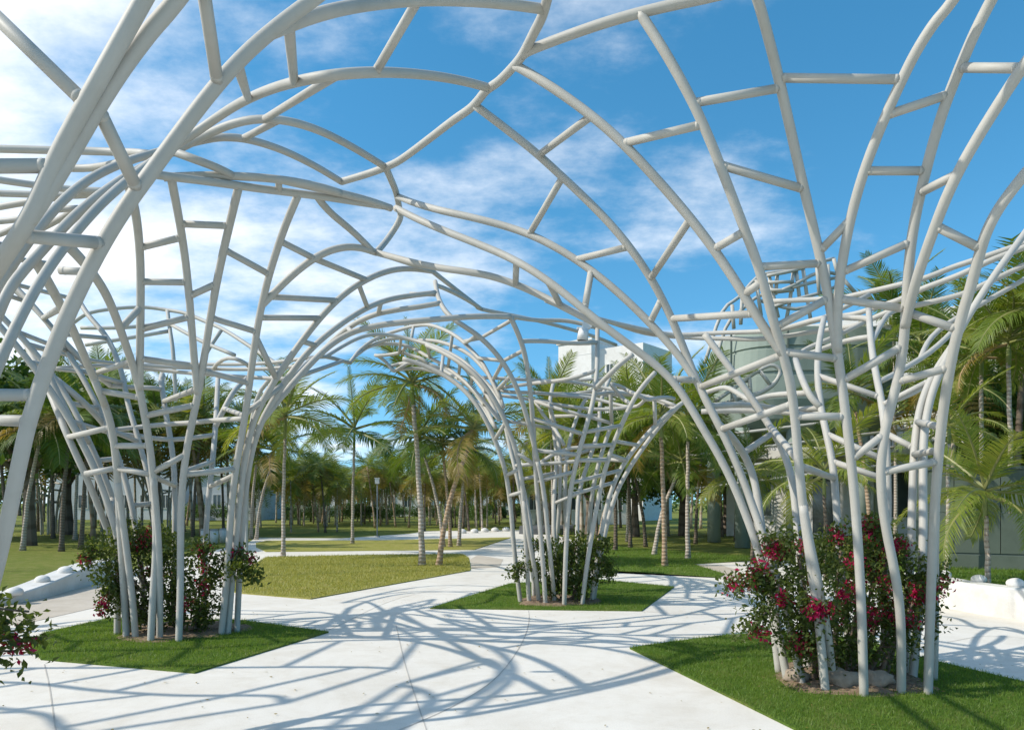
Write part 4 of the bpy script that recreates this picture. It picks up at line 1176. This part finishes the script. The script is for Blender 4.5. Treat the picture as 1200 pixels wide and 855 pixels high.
# ------------------------------------------------------------------ palms
def frond_mesh(name, L, droop, npair, mats, seed, lw=0.034, wlen=0.42, hang=0.6, gap=0.0):
    """arching feather leaf along +x: stalk plus leaflets, each leaflet a bent strip"""
    rg = random.Random(seed)
    pts, tans = [], []
    p = Vector((0, 0, 0)); n = 14
    for i in range(n + 1):
        s = i / n
        a = -droop * (s ** 1.6)
        d = Vector((math.cos(a), 0, math.sin(a)))
        pts.append(p.copy()); tans.append(d); p = p + d * (L / n)
    v, f, mi = [], [], []
    tv, tf = tube_geo(pts, [0.018 * (1 - 0.85 * i / n) + 0.002 for i in range(n + 1)], 4, False)
    v += [tuple(q) for q in tv]; f += [tuple(q) for q in tf]; mi += [1] * len(tf)
    for k in range(npair):
        s = 0.14 + 0.86 * (k + 0.5) / npair
        x = s * n; i = min(int(x), n - 1); fr = x - i
        P = pts[i].lerp(pts[i + 1], fr); T = tans[i]
        U = Vector((-T.z, 0, T.x))
        ll = L * wlen * (0.35 + 0.65 * math.sin(math.pi * min(1, (s * 0.92) ** 0.75))) * (1 - 0.35 * s)
        for sd in (-1, 1):
            if rg.random() < gap: continue
            q = ll * rg.uniform(0.8, 1.1)
            fw = 0.55 + 0.5 * s + rg.uniform(-0.1, 0.1)
            d = (Vector((0, sd, 0)) + T * fw + U * rg.uniform(0.0, 0.28)).normalized()
            w = (T - d * T.dot(d)).normalized() * lw * (1.1 - 0.5 * s)
            b0 = P; m1 = P + d * q * 0.5 + Vector((0, 0, -0.10 * hang * q))
            tip = P + d * q * 0.86 + Vector((0, 0, -hang * q * rg.uniform(0.35, 0.75)))
            c = len(v)
            v += [tuple(b0 - w * 0.4), tuple(b0 + w * 0.4), tuple(m1 + w * 0.5), tuple(m1 - w * 0.5), tuple(tip)]
            f += [(c, c + 1, c + 2, c + 3), (c + 3, c + 2, c + 4)]; mi += [0, 0]
    me = bpy.data.meshes.new(name)
    me.from_pydata(v, [], f)
    for m_ in mats: me.materials.append(m_)
    me.polygons.foreach_set('material_index', mi); me.update()
    return me
FR = {}
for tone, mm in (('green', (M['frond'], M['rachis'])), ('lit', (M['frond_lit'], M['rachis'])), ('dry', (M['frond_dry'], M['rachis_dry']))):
    FR[tone] = [frond_mesh('frond', 1.0, dr, 46, mm, 10 + i, 0.0165, 0.40, hg, 0.03 if tone != 'dry' else 0.15) for i, (dr, hg) in enumerate(((0.55, 0.22), (0.95, 0.42), (1.3, 0.65)))]
SPEAR = frond_mesh('spear_leaf', 1.0, 0.1, 30, (M['frond_lit'], M['rachis']), 77, 0.02, 0.20, 0.1)

def trunk_obj(root, base, top, r0, r1, mat, seed, sides=10):
    rg = random.Random(seed)
    B, T = Vector(base), Vector(top)
    n = 9; P = []; Rr = []
    for i in range(n + 1):
        s = i / n
        q = B.lerp(T, s)
        bend = math.sin(math.pi * s)
        q += Vector((T.x - B.x, T.y - B.y, 0)) * (-0.18 * bend) + Vector((rg.uniform(-1, 1), rg.uniform(-1, 1), 0)) * 0.012
        P.append(q); Rr.append(r0 * (1 + 0.55 * math.exp(-s * 14)) * (1 - s) + r1 * s)
    v, f = tube_geo(P, Rr, sides)
    return mesh_obj('trunk', v, f, mat, root, True)

PALMN = [0]
def palm(bx, by, tx, ty, L, n=13, r=0.11, bark='trunk', tone='green', dry=0.25, label=None, group=None, z0=0.0, t=None, spear=True, topt=0.0, seed=None, low=-0.3):
    """palm set out by the pixel of its foot (or distance t) and of its crown's heart"""
    PALMN[0] += 1; sd = seed or PALMN[0] * 7
    rg = random.Random(sd)
    if t is None: t = (EYE - z0) * FPX / (by - HZ)
    X = (bx - 600) / FPX * t
    t2 = t + topt
    H = EYE + (HZ - ty) / FPX * t2
    root = empty('palm_tree', (X, t, z0))
    tag(root, label or 'slender palm with feathery crown in the grove', 'palm tree', group)
    top = Vector(((tx - 600) / FPX * t2 - X, topt, H - z0))
    r = r * 0.5
    trunk_obj(root, (0, 0, -0.1), top, r, r * 0.72, M[bark], sd)
    ax = (top - Vector((0, 0, 0))).normalized()
    s0 = top - ax * 0.05
    v, f = tube_geo([s0, s0 + ax * 0.18 * L, s0 + ax * 0.42 * L], [r * 0.85, r * 0.8, r * 0.3], 8)
    mesh_obj('crownshaft', v, f, M['shaft'], root, True)
    hub = s0 + ax * 0.36 * L
    a0 = rg.uniform(0, 6.28)
    for k in range(n):
        s = (k + 0.5) / n
        az = a0 + k * 2.399963
        pitch = 1.25 - (1.25 - low) * s ** 0.85 + rg.uniform(-0.12, 0.12)
        isdry = s > 1 - 0.26 * dry and rg.random() < 0.85
        tn = 'dry' if isdry else tone
        var = 0 if pitch > 0.75 else (1 if pitch > 0.1 else 2)
        o = obj('frond', FR[tn][var], root)
        sc = L * rg.uniform(0.85, 1.12)
        o.location = hub - ax * 0.10 * L * s
        o.rotation_mode = 'XYZ'
        q = Matrix.Rotation(az, 4, 'Z') @ Matrix.Rotation(-pitch, 4, 'Y') @ Matrix.Rotation(rg.uniform(-0.5, 0.5), 4, 'X')
        o.rotation_euler = q.to_euler(); o.scale = (sc, sc, sc)
    if spear and (spear == 2 or rg.random() < 0.45):
        o = obj('spear_leaf', SPEAR, root); o.location = hub
        o.rotation_euler = (0, -R(82), rg.uniform(0, 6.28)); sc = L * 0.9; o.scale = (sc, sc, sc)
    return root

# the palms one can tell apart
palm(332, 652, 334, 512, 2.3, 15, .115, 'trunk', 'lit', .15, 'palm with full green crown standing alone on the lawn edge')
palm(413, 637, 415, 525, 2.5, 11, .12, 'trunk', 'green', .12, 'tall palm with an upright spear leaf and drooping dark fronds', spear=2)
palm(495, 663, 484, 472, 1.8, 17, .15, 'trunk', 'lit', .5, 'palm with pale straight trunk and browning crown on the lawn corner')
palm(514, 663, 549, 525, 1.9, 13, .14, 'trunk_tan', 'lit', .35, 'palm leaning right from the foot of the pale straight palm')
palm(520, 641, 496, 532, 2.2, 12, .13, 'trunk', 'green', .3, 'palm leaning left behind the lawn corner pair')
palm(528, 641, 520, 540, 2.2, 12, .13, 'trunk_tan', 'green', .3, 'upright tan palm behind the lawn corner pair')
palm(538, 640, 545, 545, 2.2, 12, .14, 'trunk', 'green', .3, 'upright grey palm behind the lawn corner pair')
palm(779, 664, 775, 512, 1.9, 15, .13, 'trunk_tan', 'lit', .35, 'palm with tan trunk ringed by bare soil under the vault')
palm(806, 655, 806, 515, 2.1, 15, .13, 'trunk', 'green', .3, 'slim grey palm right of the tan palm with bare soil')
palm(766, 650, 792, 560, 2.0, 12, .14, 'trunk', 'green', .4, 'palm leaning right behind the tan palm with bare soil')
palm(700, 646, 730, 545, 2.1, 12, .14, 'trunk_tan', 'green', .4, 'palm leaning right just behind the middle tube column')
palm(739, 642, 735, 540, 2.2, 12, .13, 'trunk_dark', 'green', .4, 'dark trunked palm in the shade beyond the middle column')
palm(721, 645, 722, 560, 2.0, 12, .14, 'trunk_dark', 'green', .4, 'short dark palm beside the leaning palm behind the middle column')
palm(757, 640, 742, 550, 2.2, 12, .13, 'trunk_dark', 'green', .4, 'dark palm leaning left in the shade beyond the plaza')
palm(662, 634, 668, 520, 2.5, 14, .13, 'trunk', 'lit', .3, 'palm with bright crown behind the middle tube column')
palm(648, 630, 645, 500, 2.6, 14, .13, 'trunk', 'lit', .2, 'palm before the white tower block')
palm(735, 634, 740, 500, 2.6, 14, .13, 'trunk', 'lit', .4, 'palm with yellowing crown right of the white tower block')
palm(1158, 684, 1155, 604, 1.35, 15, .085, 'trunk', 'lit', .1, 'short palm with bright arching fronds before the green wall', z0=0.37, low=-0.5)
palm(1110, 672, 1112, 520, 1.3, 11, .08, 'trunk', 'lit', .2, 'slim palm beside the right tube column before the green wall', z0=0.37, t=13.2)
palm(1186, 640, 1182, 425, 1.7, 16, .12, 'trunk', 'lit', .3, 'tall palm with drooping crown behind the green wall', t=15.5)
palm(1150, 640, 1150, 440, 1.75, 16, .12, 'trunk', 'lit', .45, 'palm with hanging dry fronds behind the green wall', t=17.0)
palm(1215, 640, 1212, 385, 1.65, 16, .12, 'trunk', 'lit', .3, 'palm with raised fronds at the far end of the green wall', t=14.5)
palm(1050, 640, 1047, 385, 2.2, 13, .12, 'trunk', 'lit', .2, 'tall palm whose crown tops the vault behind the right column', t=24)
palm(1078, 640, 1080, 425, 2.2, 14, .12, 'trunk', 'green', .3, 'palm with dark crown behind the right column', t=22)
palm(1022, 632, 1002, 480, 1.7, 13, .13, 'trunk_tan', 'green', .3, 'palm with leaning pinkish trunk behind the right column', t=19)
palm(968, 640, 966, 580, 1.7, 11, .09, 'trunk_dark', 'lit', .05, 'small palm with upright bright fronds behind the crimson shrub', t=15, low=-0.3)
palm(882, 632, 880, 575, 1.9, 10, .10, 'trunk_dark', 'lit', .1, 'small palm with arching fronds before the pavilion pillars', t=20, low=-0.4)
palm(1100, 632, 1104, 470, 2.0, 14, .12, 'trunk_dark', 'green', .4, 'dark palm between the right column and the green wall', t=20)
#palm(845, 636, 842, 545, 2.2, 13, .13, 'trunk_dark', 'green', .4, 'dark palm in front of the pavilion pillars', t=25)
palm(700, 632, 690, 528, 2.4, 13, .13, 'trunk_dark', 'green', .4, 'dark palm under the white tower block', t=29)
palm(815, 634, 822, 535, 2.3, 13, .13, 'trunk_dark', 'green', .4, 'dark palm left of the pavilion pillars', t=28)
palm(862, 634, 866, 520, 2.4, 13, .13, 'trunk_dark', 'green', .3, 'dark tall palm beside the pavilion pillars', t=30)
# groves: neighbours that only their place tells apart
gl = ['slender grey palm of the shady grove beyond the rising wall', 'slender dark palm of the shady grove beyond the rising wall']
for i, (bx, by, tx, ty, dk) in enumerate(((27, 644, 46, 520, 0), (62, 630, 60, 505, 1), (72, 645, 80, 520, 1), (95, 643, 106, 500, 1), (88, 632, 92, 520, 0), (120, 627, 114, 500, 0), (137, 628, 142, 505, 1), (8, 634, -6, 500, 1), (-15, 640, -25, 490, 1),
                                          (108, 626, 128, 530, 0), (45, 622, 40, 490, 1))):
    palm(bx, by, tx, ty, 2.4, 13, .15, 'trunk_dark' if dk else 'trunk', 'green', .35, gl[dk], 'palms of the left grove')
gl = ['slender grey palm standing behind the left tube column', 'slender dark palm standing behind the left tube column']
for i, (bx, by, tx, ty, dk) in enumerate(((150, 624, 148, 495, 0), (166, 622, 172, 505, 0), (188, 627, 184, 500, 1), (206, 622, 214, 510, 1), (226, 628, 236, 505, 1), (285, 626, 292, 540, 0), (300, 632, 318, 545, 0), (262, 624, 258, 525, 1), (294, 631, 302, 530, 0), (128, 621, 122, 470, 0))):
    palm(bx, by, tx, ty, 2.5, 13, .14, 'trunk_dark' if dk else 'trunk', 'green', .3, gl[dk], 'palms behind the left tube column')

# far belt: crowns small in the picture, one mesh each, shared
def crown_mesh(seed):
    rg = random.Random(seed)
    v, f, mi = [], [], []
    for k in range(17):
        az = k * 2.399963; s = (k + 0.5) / 17
        pitch = 1.2 - 2.0 * s + rg.uniform(-.15, .15)
        L = rg.uniform(0.85, 1.1); dr = 0.7 + 0.8 * s
        Mx = Matrix.Rotation(az, 3, 'Z') @ Matrix.Rotation(-pitch, 3, 'Y') @ Matrix.Rotation(rg.uniform(-.5, .5), 3, 'X')
        mat = 1 if (s > 0.72 and rg.random() < 0.5) else 0
        p = Vector((0, 0, 0))
        for i in range(16):
            a = -dr * (i / 16) ** 1.6
            d = Vector((math.cos(a), 0, math.sin(a)))
            p = p + d * L / 16
            if i < 2: continue
            ll = 0.42 * (0.4 + 0.6 * math.sin(math.pi * (i / 16) ** 0.75)) * (1 - 0.3 * i / 16)
            for sd in (-1, 1):
                q = Vector((0.6 * ll, sd * ll * rg.uniform(.8, 1.1), -0.3 * ll * rg.uniform(.3, 1.6)))
                c = len(v)
                w = d * 0.024
                v += [tuple(Mx @ (p - w)), tuple(Mx @ (p + w)), tuple(Mx @ (p + q))]
                f.append((c, c + 1, c + 2)); mi.append(mat)
    me = bpy.data.meshes.new('crown'); me.from_pydata(v, [], f)
    me.materials.append(M['frond_far']); me.materials.append(M['frond_dry'])
    me.polygons.foreach_set('material_index', mi); me.update()
    return me
CR = [crown_mesh(50 + i) for i in range(4)]
def unit_trunk(seed, mat):
    rg = random.Random(seed)
    lean = rg.uniform(-0.14, 0.14), rg.uniform(-0.1, 0.1)
    P = [Vector((lean[0] * s ** 1.4, lean[1] * s, s)) for s in (0, 0.1, 0.3, 0.6, 1.0)]
    v, f = tube_geo(P, [0.022, 0.017, 0.0145, 0.013, 0.011], 7)
    me = bpy.data.meshes.new('trunk'); me.from_pydata([tuple(q) for q in v], [], f); me.materials.append(mat)
    me.polygons.foreach_set('use_smooth', [True] * len(me.polygons))
    return me, P[-1]
TR = [unit_trunk(60 + i, M[['trunk_pale', 'trunk', 'trunk_tan', 'trunk_dark'][i % 4]]) for i in range(8)]
rg = random.Random(21)
BARKW = ['pale', 'grey', 'tan', 'dark']
CRW = ['full', 'loose', 'ragged', 'spreading']
def far_palm(X, Y, H, L, where, group):
    root = empty('palm_tree', (X, Y, 0), rg.uniform(0, 6.28))
    ti = rg.randrange(len(TR)); ci = rg.randrange(len(CR))
    me, tp = TR[ti]
    size = 'short' if H < 3.3 else ('tall' if H > 4.6 else 'mid-height')
    lean = 'leaning ' if math.hypot(tp.x, tp.y) > 0.10 else ''
    tag(root, '%s %s%s-trunked palm with %s crown %s' % (size, lean, BARKW[ti % 4], CRW[ci], where), 'palm tree', group)
    o = obj('trunk', me, root); o.scale = (H, H, H); o.location = (0, 0, -0.05)
    c = obj('crown', CR[ci], root); c.location = tp * H; c.scale = (L, L, L); c.rotation_euler = (0, 0, rg.uniform(0, 6.28))
for i in range(124):
    t = rg.uniform(38, 78) if i % 3 else rg.uniform(44, 60)
    px = rg.uniform(285, 640)
    if 395 < px < 470 and t < 45: continue
    wh = 'far behind the lone lawn-edge palm' if px < 375 else ('far behind the spear-leaf palm' if px < 455 else ('far behind the lawn corner pair' if px < 555 else 'far behind the middle tube column'))
    far_palm((px - 600) / FPX * t, t, rg.uniform(2.5, 4.1), rg.uniform(1.3, 1.8), wh, 'palms of the distant grove')
for i in range(34):
    t = rg.uniform(32, 60)
    px = rg.uniform(-160, 285)
    far_palm((px - 600) / FPX * t, t, rg.uniform(4.2, 6.8), rg.uniform(1.9, 2.5), 'back in the grove beyond the rising wall' if px < 110 else 'back in the grove behind the left column', 'palms far back on the left')
for i in range(22):
    t = rg.uniform(26, 55)
    px = rg.uniform(-900, -160)
    far_palm((px - 600) / FPX * t, t, rg.uniform(4.2, 6.8), rg.uniform(1.9, 2.5), 'out on the open lawn beyond the rising wall', 'palms out on the left lawn')
for i in range(16):
    t = rg.uniform(33, 46)
    px = rg.uniform(640, 860)
    far_palm((px - 600) / FPX * t, t, rg.uniform(4.2, 6.8), rg.uniform(1.9, 2.5), 'before the white tower block' if px < 760 else 'before the pavilion pillars', 'palms before the white buildings')
for i in range(8):
    t = rg.uniform(20, 27)
    px = rg.uniform(1085, 1330)
    far_palm((px - 600) / FPX * t, t, rg.uniform(4.5, 7.6), rg.uniform(2.0, 2.6), 'in the thick planting behind the green wall', 'palms before the right building')

# broad-leaved trees that close the view under the palm crowns
def broad_tree_meshes(seed, nl=2600):
    g = np.random.default_rng(seed)
    cl = []
    for _ in range(26):
        d = g.normal(size=3); d /= np.linalg.norm(d)
        cl.append(np.array([0, 0, 0.62]) + d * np.array([0.42, 0.42, 0.30]) * g.uniform(0.45, 1.0))
    cl = np.array(cl)
    c = cl[g.integers(0, len(cl), nl)] + g.normal(0, 0.06, (nl, 3))
    s = g.uniform(0.012, 0.028, nl)[:, None]
    u = g.normal(size=(nl, 3)); u /= np.linalg.norm(u, axis=1)[:, None]
    w = np.cross(u, g.normal(size=(nl, 3))); w /= np.linalg.norm(w, axis=1)[:, None]
    v = np.stack([c - u * s, c - w * s * 0.6, c + u * s, c + w * s * 0.6], 1).reshape(-1, 3)
    me = bpy.data.meshes.new('crown'); me.from_pydata(v.tolist(), [], [(4 * i, 4 * i + 1, 4 * i + 2, 4 * i + 3) for i in range(nl)])
    me.materials.append(M['broad'])
    m = MB(); m.tube([(0, 0, -0.02), (0.01, 0, 0.2), (0, 0.01, 0.45)], [0.035, 0.026, 0.018], 8)
    for q in cl[::3]: m.tube([(0, 0, 0.3), tuple(np.array([0, 0, 0.4]) * 0.5 + q * 0.5), tuple(q)], [0.014, 0.009, 0.004], 5)
    t = bpy.data.meshes.new('trunk'); t.from_pydata(m.v, [], m.f); t.materials.append(M['trunk_dark'])
    return me, t
BT = [broad_tree_meshes(90 + i) for i in range(3)]
def broad_tree(X, Y, H, label, group=None, wide=1.0):
    root = empty('broadleaf_tree', (X, Y, 0), rg.uniform(0, 6.28)); tag(root, label, 'tree', group)
    cr, tr = rg.choice(BT)
    for nm, me in (('trunk', tr), ('crown', cr)):
        o = obj(nm, me, root); o.scale = (H * wide, H * wide, H)
for px, t, H in ((-120, 30, 8.5), (-20, 33, 9.2), (35, 27, 7.5), (80, 36, 8.5)):
    broad_tree((px - 600) / FPX * t, t, H, 'dark leafy tree towering over the left grove', 'dark trees over the left grove')
for i in range(17):
    t = rg.uniform(70, 100); px = -60 + i * 46 + rg.uniform(-15, 15)
    broad_tree((px - 600) / FPX * t, t, rg.uniform(3.4, 5.0), 'distant rounded dark tree closing the view behind the far grove', 'distant trees behind the far grove', 1.35)
for px, t, H in ((1215, 24, 6.4), (1275, 22, 8.0)):
    broad_tree((px - 600) / FPX * t, t, H, 'dark leafy tree behind the green wall palms', 'dark trees behind the green wall')
for px, t, H in ((690, 36, 5.5), (745, 34, 5.2), (800, 35, 5.6), (850, 37, 5.4)):
    broad_tree((px - 600) / FPX * t, t, H, 'dark leafy tree among the crowded palms beyond the plaza', 'dark trees beyond the plaza', 1.2)

# undergrowth that closes the foot of the far grove
for i in range(34):
    t = rg.uniform(58, 76); px = 215 + i * 13 + rg.uniform(-8, 8)
    root = empty('shrub', ((px - 600) / FPX * t, t, 0), rg.uniform(0, 6.28))
    tag(root, 'low dark shrub at the foot of the distant palm grove', 'shrub', 'shrubs under the distant grove')
    H = rg.uniform(1.4, 2.4)
    cr, tr = rg.choice(BT)
    for nm, me in (('stem', tr), ('foliage', cr)):
        o = obj(nm, me, root); o.scale = (H * 1.7, H * 1.5, H); o.location = (0, 0, -0.25 * H if nm == 'foliage' else 0)

# the far-off wood that closes the horizon
g_ = np.random.default_rng(70); nq = 26000
xx = g_.uniform(-280, 280, nq); top = 4.2 + 1.2 * np.sin(xx * 0.13) + 1.2 * np.sin(xx * 0.41 + 1)
c = np.stack([xx, g_.uniform(106, 116, nq), np.abs(g_.uniform(0, 1, nq)) * top], 1)
s_ = g_.uniform(0.18, 0.5, nq)[:, None]
u = g_.normal(size=(nq, 3)); u /= np.linalg.norm(u, axis=1)[:, None]
w = np.cross(u, g_.normal(size=(nq, 3))); w /= np.linalg.norm(w, axis=1)[:, None]
v = np.stack([c - u * s_, c - w * s_ * 0.6, c + u * s_, c + w * s_ * 0.6], 1).reshape(-1, 3)
o = mesh_obj('far_wood', v.tolist(), [(4 * i, 4 * i + 1, 4 * i + 2, 4 * i + 3) for i in range(nq)], M['broad'])
tag(o, 'far-off wood closing the horizon behind the park', 'wood', kind='stuff')

# ------------------------------------------------------------------ small things
def lamp_post(x, by, ty, label):
    t = EYE * FPX / (by - HZ); X = (x - 600) / FPX * t; H = EYE + (HZ - ty) / FPX * t
    r = empty('lamp_post', (X, t, 0)); tag(r, label, 'lamp post')
    m = MB(); m.tube([(0, 0, 0), (0, 0, 0.06)], 0.13, 12); m.build('base', M['metal'], r)
    m = MB(); m.tube([(0, 0, 0.06), (0, 0, H - 0.1)], [0.03, 0.025], 10); m.build('pole', M['metal'], r, True)
    m = MB(); m.box(-0.09, 0.09, -0.08, 0.08, H - 0.1, H + 0.14); m.box(-0.11, 0.11, -0.10, 0.10, H + 0.14, H + 0.17); m.build('lamp_head', M['frame'], r)
lamp_post(442, 629, 564, 'grey lamp post with square head on the far lawn')
# spotlight hung under the vault in front of the tower block
t = 10.9; X = (684 - 600) / FPX * t; z = EYE + (HZ - 388) / FPX * t
r = empty('spotlight', (X, t, z)); tag(r, 'small white can spotlight clamped to the vault tubes before the tower block', 'spotlight')
m = MB(); m.tube([(0, 0, 0.03), (-0.02, 0, -0.14)], [0.075, 0.085], 16); m.build('can', M['frame'], r, True)
m = MB(); m.tube([(-0.02, 0, -0.142), (-0.021, 0, -0.15)], [0.07, 0.07], 16); m.build('lens', M['glass'], r, True)
m = MB(); m.box(-0.10, 0.10, -0.03, 0.03, 0.03, 0.06); m.box(-0.02, 0.12, -0.02, 0.02, 0.06, 0.14); m.build('bracket', M['frame'], r)
# curved dark seat beyond the middle column
g = gpt(655, 626)
r = empty('bench', (g[0], g[1], 0), R(12)); tag(r, 'dark grey curved seat beyond the middle tube column', 'bench')
v, f = [], []
prof_ = [(0, 0), (0, 0.30), (0.10, 0.42), (0.45, 0.46), (0.75, 0.40), (0.8, 0.0)]
for i in range(13):
    a = R(-28 + 56 * i / 12)
    for (d, h) in prof_: v.append(((3.0 + d) * math.sin(a), 3.0 - (3.0 - d) * math.cos(a), h))
    if i:
        for k in range(5): f.append((6 * i - 6 + k, 6 * i + k, 6 * i + k + 1, 6 * i - 5 + k))
f += [tuple(range(6)), tuple(range(77, 71, -1))]
mesh_obj('seat', v, f, M['dark'], r)
for s in (-1, 1):
    m = MB(); m.box(s * 1.1 - 0.05, s * 1.1 + 0.05, 0.25, 0.75, -0.01, 0.05); m.build('foot', M['metal'], r)
# litter bins beyond column A
for i, (x, y) in enumerate(((240, 636), (251, 636.5), (262, 635))):
    g = gpt(x, y)
    r = empty('litter_bin', (g[0], g[1], 0)); tag(r, 'pale grey litter bin beyond the left tube column', 'bin', 'litter bins beyond the left column')
    m = MB(); m.tube([(0, 0, 0), (0, 0, 0.5)], [0.15, 0.16], 14); m.build('body', M['frame'], r, True)
    m = MB(); m.tube([(0, 0, 0.5), (0, 0, 0.55)], [0.17, 0.14], 14); m.build('lid', M['metal'], r, True)
# white stones along the far path
for x, y in ((542, 623), (556, 622.5), (568, 621.5), (580, 621), (593, 620.5)):
    g = gpt(x, y + 1.5)
    o = obj('rounded_stone', rock_mesh('rounded_stone', 0.22, 0.2, 0.16, int(x) % 11, M['knob'], 0.07, 2)); o.location = (g[0], g[1], 0.07)
    tag(o, 'small rounded white stone lining the far path', 'stone', 'stones along the far path')
# fallen leaves and clippings on the near grass and paving
g_ = np.random.default_rng(44); v, f = [], []
for i in range(480):
    if i < 170: x, y, zz_ = g_.uniform(1.6, 5.0), g_.uniform(4.4, 8.2), 0.05
    else: x, y, zz_ = g_.uniform(-5, 5), g_.uniform(4.8, 12), 0.008
    a = g_.uniform(0, 6.28); s = g_.uniform(0.008, 0.02)
    c = len(v)
    for k in range(4): v.append((x + s * math.cos(a + k * 1.57) * (1 if k % 2 else 0.5), y + s * math.sin(a + k * 1.57) * (1 if k % 2 else 0.5), zz_ + g_.uniform(0, 0.006)))
    f.append((c, c + 1, c + 2, c + 3))
o = mesh_obj('fallen_leaves', v, f, M['frond_dry']); tag(o, 'tiny dry fallen leaves scattered on grass and paving', 'leaves', kind='stuff')
print('palms', PALMN[0], 'objects', len(bpy.data.objects))
